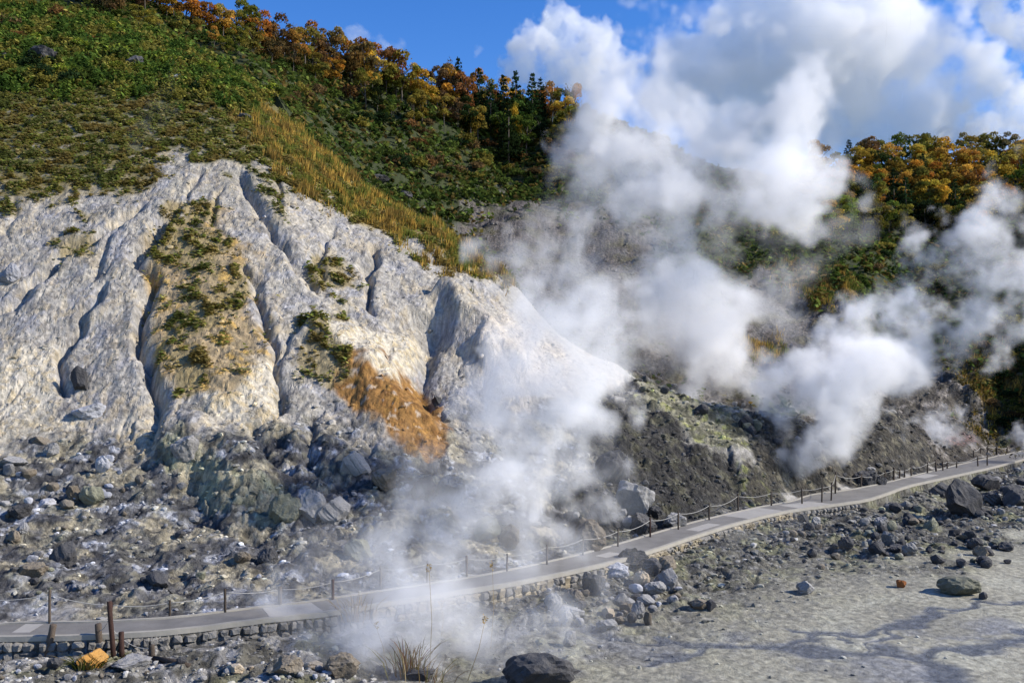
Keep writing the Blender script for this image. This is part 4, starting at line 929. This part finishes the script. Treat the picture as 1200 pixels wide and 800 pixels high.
# ground cover: nobody could count it ---------------------------------
AREA = np.abs(np.gradient(GX.reshape(NR, NC), axis=1) * np.gradient(GY.reshape(NR, NC), axis=0)).ravel()
INV = (np.abs(PXs - 600) < 720) & (PYs > -70) & (GY < 235)
def scatter_on(weight, count, dz):
    w = weight * AREA * INV; pick = RNG.choice(len(GX), count, p=w / w.sum()); j = .45 * np.sqrt(AREA[pick])
    return pick, np.stack([GX[pick] + RNG.uniform(-1, 1, count) * j, GY[pick] + RNG.uniform(-1, 1, count) * j, GZ[pick] + dz(count)], 1)
def cover(name, label, weight, count, size, cols, hgt, up=.5, lod=True, aspect=.5, clump=1.6, var=.3):
    cl_ = fbm(GX, GY, clump, 3, .6, 1)
    pick, c = scatter_on(weight * np.clip(.35 + cl_, .03, 2) / (np.clip(GY / 90, .5, 4) ** .8 if lod else 1), count, lambda k: np.abs(RNG.normal(0, hgt, k)))
    c[:, 2] += np.clip(cl_[pick], -.2, 1) * hgt * 1.5
    t = np.clip(.5 + .7 * fbm(c[:, 0], c[:, 1], 6, 3, .6, 2) + RNG.normal(0, .18, count), 0, .999) * len(cols)
    col = np.array(cols)[t.astype(int)] * shade_of(count, var)
    s_ = RNG.uniform(.6, 1.3, count) * size * np.clip(GY[pick] / 95, .75, 1.7)
    v, f, cc = leaf_quads(c, s_, col, up, aspect)
    link(name, mesh_from(name, v, f, LEAFM, False, {'Col': ('FLOAT_COLOR', cc)}), kind='stuff', label=label)
cover('bamboo_grass', 'dense green dwarf bamboo covering the upper hillside', green, 100000, .5, [(.07, .12, .024), (.12, .185, .034), (.18, .24, .042), (.13, .14, .032), (.24, .22, .05)], .30)
cover('undergrowth', 'mixed green and russet undergrowth covering the far hills', np.where(INV & (GY > 84), fargreen, 0), 170000, .6, [(.06, .095, .022), (.09, .13, .026), (.04, .065, .018), (.14, .12, .035), (.16, .11, .036), (.12, .155, .034)], .4, clump=4, aspect=.65)
patch = PATCHES
heathw = np.clip(brown * sstep(-1.1, -.1, fbm(GX, GY * 2.2, 3.2, 4, .6, 2)) + patch * .55 * sstep(-.3, .3, g1), 0, 1.5) + .35 * gold + .08 * ochre * (g1 > .1)
cover('heath', 'low brown and olive heath mats spread over the clay shoulder', heathw, 150000, .38, [(.29, .23, .08), (.22, .22, .06), (.35, .32, .09), (.24, .29, .065), (.38, .31, .14), (.17, .19, .055)], .10, up=1.8, clump=2.0, aspect=.7)
cover('moss', 'dark olive heather hummocks on the bank at the right', np.where(NEAR, 0, 1) * mask([(1110,395),(1300,380),(1300,520),(1150,515)], 15, 20, False) + mask([(1110,395),(1300,380),(1300,520),(1150,515)], 15, 20), 9000, .38, [(.09, .075, .03), (.16, .13, .03), (.06, .055, .02)], .2)
def blades(name, label, weight, count, hmin, hmax, wd, cols, lean=.35):
    pick, c = scatter_on(weight, count, lambda k: np.zeros(k) - .03); h = RNG.uniform(hmin, hmax, count); th = RNG.uniform(0, 6.28, count); a = RNG.uniform(.05, lean, count) * h
    tone = np.clip(.5 + .8 * fbm(c[:, 0], c[:, 1], 5, 3, .6, 0) + RNG.normal(0, .2, count), 0, .999) * len(cols); h *= np.clip(.8 + .6 * fbm(c[:, 0], c[:, 1], 2.5, 2, .6, 1), .25, 1.6)
    dx = np.stack([np.cos(th), np.sin(th), np.zeros(count)], 1); tip = c + np.stack([a * RNG.normal(.4, .8, count), a * RNG.normal(0, .6, count), h], 1)
    v = np.stack([c - dx * wd, c + dx * wd, tip], 1).reshape(-1, 3); col = np.repeat(np.array(cols)[tone.astype(int)] * shade_of(count, .3), 3, 0)
    link(name, mesh_from(name, v, np.arange(len(v)).reshape(-1, 3), LEAFM, False, {'Col': ('FLOAT_COLOR', col)}), kind='stuff', label=label)
GOLD = [(.15, .17, .035), (.26, .21, .045), (.44, .275, .06), (.54, .36, .085), (.40, .25, .06), (.24, .16, .045)]
blades('golden_grass', 'golden autumn grass on the ridge and banks', gold * np.clip(.6 + g1, .1, 2) * 1.4 + np.where(NEAR, 0, fargold) * .8, 48000, .3, .85, .05, GOLD)
cover('terrace_grass', 'straight strip of bright grass along the terrace edge on the middle hill', np.where(NEAR, 0, 1) * (np.abs(PYs - 233 - 2 * np.sin(PXs / 50)) < 2.5) * (PXs > 425) * (PXs < 770) * (GY < 150), 5000, .5, [(.10, .14, .03), (.14, .17, .04)], .4)
# single tufts --------------------------------------------------------
def tuft(px, py, n_, h, spread, label, cols, cat='grass tuft', name='grass_tuft', wd=.012, lean=.5, dmin=14):
    g = spot(px, py, dmin); o = thing(name, label, cat, tuple(g)); V = []; Fc = []; Cc = []
    for k in range(n_):
        x, y = random.gauss(0, spread * .35), random.gauss(0, spread * .3); hh = h * random.uniform(.45, 1); lx, ly = x * 1.2 + random.gauss(0, lean * hh * .5), random.gauss(0, lean * hh * .35)
        c = np.array(random.choice(cols)) * random.uniform(.7, 1.3); th = random.uniform(0, 3.14); wx, wy = wd * math.cos(th), wd * math.sin(th); b = len(V)
        for t, ww in ((0, 1), (.45, .9), (.8, .6)):
            q = (x + lx * t * t, y + ly * t * t, -.04 + hh * t - .15 * hh * t ** 3); V += [(q[0] - wx * ww, q[1] - wy * ww, q[2]), (q[0] + wx * ww, q[1] + wy * ww, q[2])]; Cc += [c, c]
        V.append((x + lx, y + ly, -.04 + hh * .86)); Cc.append(c); Fc += [(b, b + 1, b + 3), (b, b + 3, b + 2), (b + 2, b + 3, b + 5), (b + 2, b + 5, b + 4), (b + 4, b + 5, b + 6)]
    me = mesh_from('blades', V, Fc, LEAFM, False, {'Col': ('FLOAT_COLOR', np.array(Cc))}); link('blades', me, o, kind='stuff'); return o
DRY = [(.26, .18, .07), (.20, .12, .05), (.14, .13, .04), (.16, .07, .035), (.33, .26, .14)]
t1 = tuft(478, 793, 70, 1.5, .8, 'tall tuft of dry reddish grass at the foot of the frame', DRY, wd=.018)
tuft(505, 797, 36, .9, .9, 'thin straw coloured grass beside the tall dry tuft', DRY, wd=.014, lean=.9)
def stalk(px0, py0, px1, py1, label, r=.012):
    a = spot(px0, py0); b = at(px1, py1, a[1] + .1); o = thing('grass_stalk', label, 'grass stalk', (0, 0, 0)); m_ = (a + b) / 2 + np.array((.08, 0, .06))
    v, f = tube([a, m_, b], r, 5, r * .5); link('stem', poly_mesh('stem', v, f, simple('straw', (.3, .22, .1), .8)), o)
    pl = np.array([b + RNG.normal(0, .05, 3) + (0, 0, .18 * k / 26) for k in range(26)]); vv, ff, cc = leaf_quads(pl, np.full(26, .10), np.tile((.40, .28, .09), (26, 1)) * shade_of(26), 0, .35); link('plume', mesh_from('plume', vv, ff, LEAFM, False, {'Col': ('FLOAT_COLOR', cc)}), o, kind='stuff')
stalk(548, 797, 568, 728, 'bent bare stalk right of the dry grass tuft', .012); stalk(452, 788, 441, 735, 'thin stalk leaning left of the dry grass tuft', .01); stalk(503, 792, 503, 668, 'tall thin plume grass stalk rising in the mist', .011); stalk(575, 760, 577, 665, 'plume grass stalk with golden head over the misty path', .012); stalk(517, 745, 517, 710, 'short golden plume stalk in the low steam', .011)
tuft(103, 779, 130, .42, .75, 'round cushion of green moss grass before the orange rock', [(.06, .07, .015), (.10, .095, .02), (.05, .055, .02), (.14, .11, .05)], wd=.02)
tuft(418, 724, 60, 1.1, .9, 'faded tawny grass clump by the path in the steam', [(.30, .22, .10), (.24, .17, .07)], wd=.02)
flush_labels()

# ------------------------------------------------------------------ steam and clouds: density grids filled here, no files
def volume_material(name, colour, aniso=0.0):
    m = bpy.data.materials.new(name); m.use_nodes = True; nt = m.node_tree; nt.nodes.clear()
    out = nt.nodes.new('ShaderNodeOutputMaterial'); pv = nt.nodes.new('ShaderNodeVolumePrincipled'); nt.links.new(pv.outputs[0], out.inputs['Volume'])
    pv.inputs['Color'].default_value = (*colour, 1); pv.inputs['Density'].default_value = 1; pv.inputs['Anisotropy'].default_value = aniso
    return m
STEAMM = volume_material('steam', (.985, .985, .99)); CLOUDM = volume_material('cloud', (.995, .995, .995))
def volume_object(name, dens, lo, hi, mat, label):
    nx, ny, nz = dens.shape; me = bpy.data.meshes.new(name); me.vertices.add(nx * ny * nz)
    a = me.attributes.new('d', 'FLOAT', 'POINT'); a.data.foreach_set('value', np.ascontiguousarray(dens.transpose(2, 1, 0)).ravel().astype(np.float32)); me.materials.append(mat)
    o = link(name, me, kind='stuff', label=label)
    ng = bpy.data.node_groups.new(name, 'GeometryNodeTree')
    ng.interface.new_socket('Geometry', in_out='INPUT', socket_type='NodeSocketGeometry'); ng.interface.new_socket('Geometry', in_out='OUTPUT', socket_type='NodeSocketGeometry')
    N, L = ng.nodes.new, ng.links.new
    gi, go, vc, sm, si = N('NodeGroupInput'), N('NodeGroupOutput'), N('GeometryNodeVolumeCube'), N('GeometryNodeSetMaterial'), N('GeometryNodeSampleIndex')
    na = N('GeometryNodeInputNamedAttribute'); na.data_type = 'FLOAT'; na.inputs['Name'].default_value = 'd'; si.data_type = 'FLOAT'; si.domain = 'POINT'
    vc.inputs['Min'].default_value = lo; vc.inputs['Max'].default_value = hi
    for k, q in zip('XYZ', (nx, ny, nz)): vc.inputs['Resolution ' + k].default_value = q
    def vm(op, a_, b_=None):
        m = N('ShaderNodeVectorMath'); m.operation = op; L(a_, m.inputs[0])
        if b_ is not None: m.inputs[1].default_value = b_
        return m.outputs['Value' if op == 'DOT_PRODUCT' else 'Vector']
    st = tuple((hi[i] - lo[i]) / (dens.shape[i] - 1) for i in range(3))
    v = vm('DIVIDE', vm('SUBTRACT', N('GeometryNodeInputPosition').outputs[0], tuple(lo)), st); v = vm('FLOOR', vm('ADD', v, (.5, .5, .5)))
    d = vm('DOT_PRODUCT', v, (1.0, float(nx), float(nx * ny))); c = N('FunctionNodeFloatToInt'); c.rounding_mode = 'ROUND'; L(d, c.inputs[0])
    L(gi.outputs[0], si.inputs['Geometry']); L(na.outputs[0], si.inputs['Value']); L(c.outputs[0], si.inputs['Index']); L(si.outputs[0], vc.inputs['Density'])
    L(vc.outputs[0], sm.inputs[0]); sm.inputs['Material'].default_value = mat; L(sm.outputs[0], go.inputs[0])
    o.modifiers.new('density', 'NODES').node_group = ng
    return o
def plume(name, label, blobs, voxel, density, amp=.35, t0=.12, t1=.7, p=2.3, seed=1, mat=None, lowk=2.5, ydeep=.8, warp=.5, power=1.0):
    """blobs: (px, py, distance, radius in photo px, weight)"""
    r = np.random.default_rng(seed); B = []
    for b in blobs:
        px, py, d, rp = b[:4]; k = b[4] if len(b) > 4 else 1; R = rp * d / F; c = at(px, py, d); c[1] += r.uniform(-.35, .35) * R * ydeep; B.append((c, R, k))
    lo = np.min([c - R * 1.4 for c, R, k in B], 0); hi = np.max([c + R * 1.4 for c, R, k in B], 0)
    n_ = np.maximum(np.ceil((hi - lo) / voxel).astype(int), 6); n_ += n_ % 2; hi = lo + (n_ - 1) * voxel
    ax = [lo[i] + np.arange(n_[i], dtype=np.float32) * voxel for i in range(3)]
    Fd = np.zeros(n_, np.float32)
    nz_ = fft_noise(tuple(n_), p, seed + 10, lowk)
    nz_ = nz_ / nz_.std()
    wv = [fft_noise(tuple(n_), 2.3, seed + 31 + q, 3) for q in range(3)]
    for c, R, k in B:
        ext = 1.5 * R; sl_ = tuple(slice(max(int((c[i] - ext - lo[i]) / voxel), 0), max(int((c[i] + ext - lo[i]) / voxel) + 2, 0)) for i in range(3))
        X, Y, Z = np.meshgrid(ax[0][sl_[0]], ax[1][sl_[1]], ax[2][sl_[2]], indexing='ij', sparse=True)
        q = warp * R
        dd = np.sqrt((X + q * wv[0][sl_] - c[0]) ** 2 + ((Y + q * wv[1][sl_] - c[1]) / ydeep) ** 2 + (Z + q * wv[2][sl_] - c[2]) ** 2) / R
        Fd[sl_] = 1 - (1 - Fd[sl_]) * (1 - min(k, 1) * sstep(1.25, .35, dd))
    D = sstep(t0, t1, Fd + amp * nz_ * np.clip(Fd * 3, 0, 1)) * np.clip(Fd * 6, 0, 1)
    D = D ** power
    e = np.minimum.outer(np.minimum.outer(np.minimum(np.arange(n_[0]), n_[0] - 1 - np.arange(n_[0])), np.minimum(np.arange(n_[1]), n_[1] - 1 - np.arange(n_[1]))), np.minimum(np.arange(n_[2]), n_[2] - 1 - np.arange(n_[2])))
    D = np.where(D < .012, 0, D) * np.clip(e / 3, 0, 1) * density
    return volume_object(name, D.astype(np.float32), tuple(map(float, lo)), tuple(map(float, hi)), mat or STEAMM, label)
def bl(d, *q): return [(a[0], a[1], a[4] if len(a) > 4 else d, a[2], a[3] if len(a) > 3 else 1) for a in q]
plume('steam_column', 'tall main column of white steam rising from behind the ridge', bl(86, (852,462,36),(815,428,52),(780,388,58),(828,385,52),(872,436,42),(748,345,50,1),(792,335,52),(748,290,54,1),(775,265,50,1),(770,310,50,1),(765,242,52,1),(790,190,66,1),(850,192,66,1),(908,205,60,1),(948,185,46,1),(920,240,46,.6),(870,165,60,.9),(765,140,64,1),(825,130,74,1),(890,145,60,.9),(815,75,60,.3),(865,62,60,.3),(720,145,54,.8),(702,205,48,.6),(850,480,26,1,79),(800,440,50,1,82),(760,390,56,1),(860,410,50,1),(690,335,46,.3),(880,255,48,.35),(700,390,46,.35),(640,350,40,.3),(720,300,40,.5),(830,300,50,.45),(880,330,46,.4),(700,260,40,.35),(740,400,40,.6)), .26, .36, amp=.26, t0=.20, t1=1.25, p=1.95, seed=3, warp=.55)
VD = spot(914, 556, 40)[1] - .4                        # the vent beside the path
plume('steam_column', 'billowing steam column drifting right from the vent by the path', bl(68, (914,556,15,1,VD),(920,540,24,1,VD + .3),(928,522,32,1,VD + .8),(938,498,40,1,VD + 2),(950,470,50,1,VD + 4),(965,445,54,1,VD + 6),(940,430,42,.9,66),(985,425,50,1,67),(1035,402,58,1),(1080,372,60,1),(1058,312,44,.9),(1045,272,38,.9),(1098,300,44,.9),(1118,352,58,1),(1160,330,48,.9),(1192,308,48,.9),(1192,232,44,.8),(1155,252,36,.5),(1118,410,46,.7),(895,405,40,.6),(1000,372,42,.6),(1150,390,50,.8),(1235,300,60,1),(1200,350,56,.9),(1150,290,46,.9)), .20, .58, amp=.32, t0=.34, t1=1.1, p=1.9, seed=5, warp=.45)
plume('steam_cloud', 'broad veil of steam in front of the clay slope', bl(43.5, (455,648,26,.5,40.5),(492,630,38,.6,41),(540,608,46,.75,42),(605,575,58,.85),(650,530,56,.85),(680,480,52,.85),(590,535,46,.7),(655,432,56,.8),(632,375,56,.7),(630,322,50,.6),(695,385,50,.55),(600,485,42,.5),(645,275,46,.45),(692,440,30,.35),(655,580,40,.6),(520,645,34,.5,41),(430,665,30,.4,39.5),(620,500,60,.6),(620,420,46,.4,46),(630,460,50,.5,45),(690,500,44,.5),(560,590,50,.6,42),(480,640,40,.5,40.5)), .18, .62, amp=.22, t0=.04, t1=1.25, p=1.95, seed=8, warp=.8, ydeep=1.5)
plume('steam_veil', 'pale veil of steam drifting between the slope and main column', bl(80, (600,335,60,.4),(660,375,60,.5),(720,400,60,.6),(680,305,50,.35),(640,285,40,.25),(765,370,60,.5),(900,300,50,.3),(940,250,56,.4),(620,300,40,.3),(775,175,64,.5),(800,245,84,.6),(900,270,70,.5),(770,310,80,.7),(860,330,70,.5),(850,120,90,.4)), .38, .12, amp=.22, t0=.05, t1=1.2, p=2.0, seed=33, warp=.8)
plume('low_steam', 'thin low mist hanging over the footpath and mud', bl(30.5, (345,760,48,.7),(410,750,60,.8),(470,740,66,.9),(530,735,66,.8),(600,725,56,.6),(480,705,56,.6),(560,695,56,.55),(640,710,46,.35),(610,765,52,.5),(430,700,46,.6),(500,770,60,.8),(380,775,50,.7),(570,760,56,.7),(660,735,46,.4),(470,665,44,.5),(400,735,50,.7)), .18, .42, amp=.18, t0=.02, t1=1.35, seed=9, warp=.9, ydeep=1.3)
plume('low_steam', 'faint steam drifting over the mud bank', bl(46, (860,640,50,.5),(920,640,56,.5),(980,660,46,.4),(830,670,46,.35),(900,690,60,.4)), .2, .04, amp=.2, t0=.15, t1=1.1, seed=12)
plume('steam_puff', 'white steam puff behind the far rope fence', bl(84, (1090,520,26),(1112,512,26,.6),(1072,528,18),(1120,490,24,.4)), .2, .45, amp=.2, t0=.3, t1=1.0, seed=14)
plume('steam_puff', 'small thin steam jet left of the far rope fence', bl(77, (1038,545,10),(1038,530,12,.8),(1042,512,13,.6),(1048,490,16,.4)), .16, .35, amp=.2, t0=.3, t1=1.0, seed=15)
plume('steam_puff', 'white steam puff where the path ends at the frame edge', bl(82, (1198,525,18),(1215,520,22),(1230,515,24)), .2, .6, amp=.2, t0=.3, t1=1.0, seed=16)
plume('steam_wisp', 'faint grey wisp of steam rising over the brown heath', bl(66, (160,195,12,.6),(166,175,15,.6),(172,150,17,.5),(180,122,18,.4),(196,95,18,.3),(212,65,24,.25)), .3, .07, amp=.2, t0=.15, t1=1.1, seed=18)
CB = lambda *q: bl(1300, *q)
plume('cumulus', 'great white cumulus cloud above the right hills', CB((800,95,62),(870,60,82),(950,45,84),(1030,48,80),(1098,62,58),(1010,112,62),(920,122,62),(1080,112,50),(850,128,50),(885,5,52),(965,-10,62),(1050,0,50),(1115,95,34),(790,120,40),(900,155,44),(980,155,44),(1055,150,44),(840,165,40),(1110,130,30),(1150,110,36),(1090,150,34),(1010,165,36)), 3.4, .03, p=2.0, amp=.2, t0=.36, t1=.8, seed=21, mat=CLOUDM, ydeep=.7, warp=.22)
plume('cumulus', 'rounded white cumulus cloud over the middle ridge', CB((628,62,38),(660,45,40),(702,65,38),(730,82,26),(610,78,26),(650,92,32),(690,95,30)), 2.0, .035, p=2.0, amp=.2, t0=.36, t1=.8, seed=23, mat=CLOUDM, warp=.25)
plume('cumulus', 'thin strip of cloud low over the left treeline', CB((398,44,15,.7),(425,47,17,.8),(450,52,16,.7),(470,52,10,.5),(556,62,12,.5),(500,48,12,.3)), 1.4, .03, amp=.25, t0=.35, t1=1.1, seed=25, mat=CLOUDM, warp=.25)
plume('cumulus', 'small white cloud resting behind the right skyline', CB((1148,138,32),(1185,128,34),(1215,138,40),(1125,150,24),(1170,155,30)), 1.8, .035, p=2.0, amp=.2, t0=.36, t1=.8, seed=27, mat=CLOUDM, warp=.25)
plume('cumulus', 'ragged white cloud at the top right of the sky', CB((1180,22,36),(1222,40,42),(1158,4,26),(1200,-10,40)), 1.8, .03, p=2.0, amp=.22, t0=.36, t1=.85, seed=29, mat=CLOUDM, warp=.25)
plume('low_mist', 'wide pale mist lying between the footpath and the scree', bl(35, (380,745,70,.6,30.5),(450,700,90,.8,32),(540,680,100,.9,34),(620,650,90,.7,36),(690,640,70,.4,37),(430,660,70,.6,36),(520,620,80,.7,38),(600,590,80,.6,39),(500,750,90,.8,30),(610,740,80,.6,31),(700,730,60,.3,33)), .34, .085, amp=.25, t0=.02, t1=1.1, p=2.1, seed=41, warp=.6)
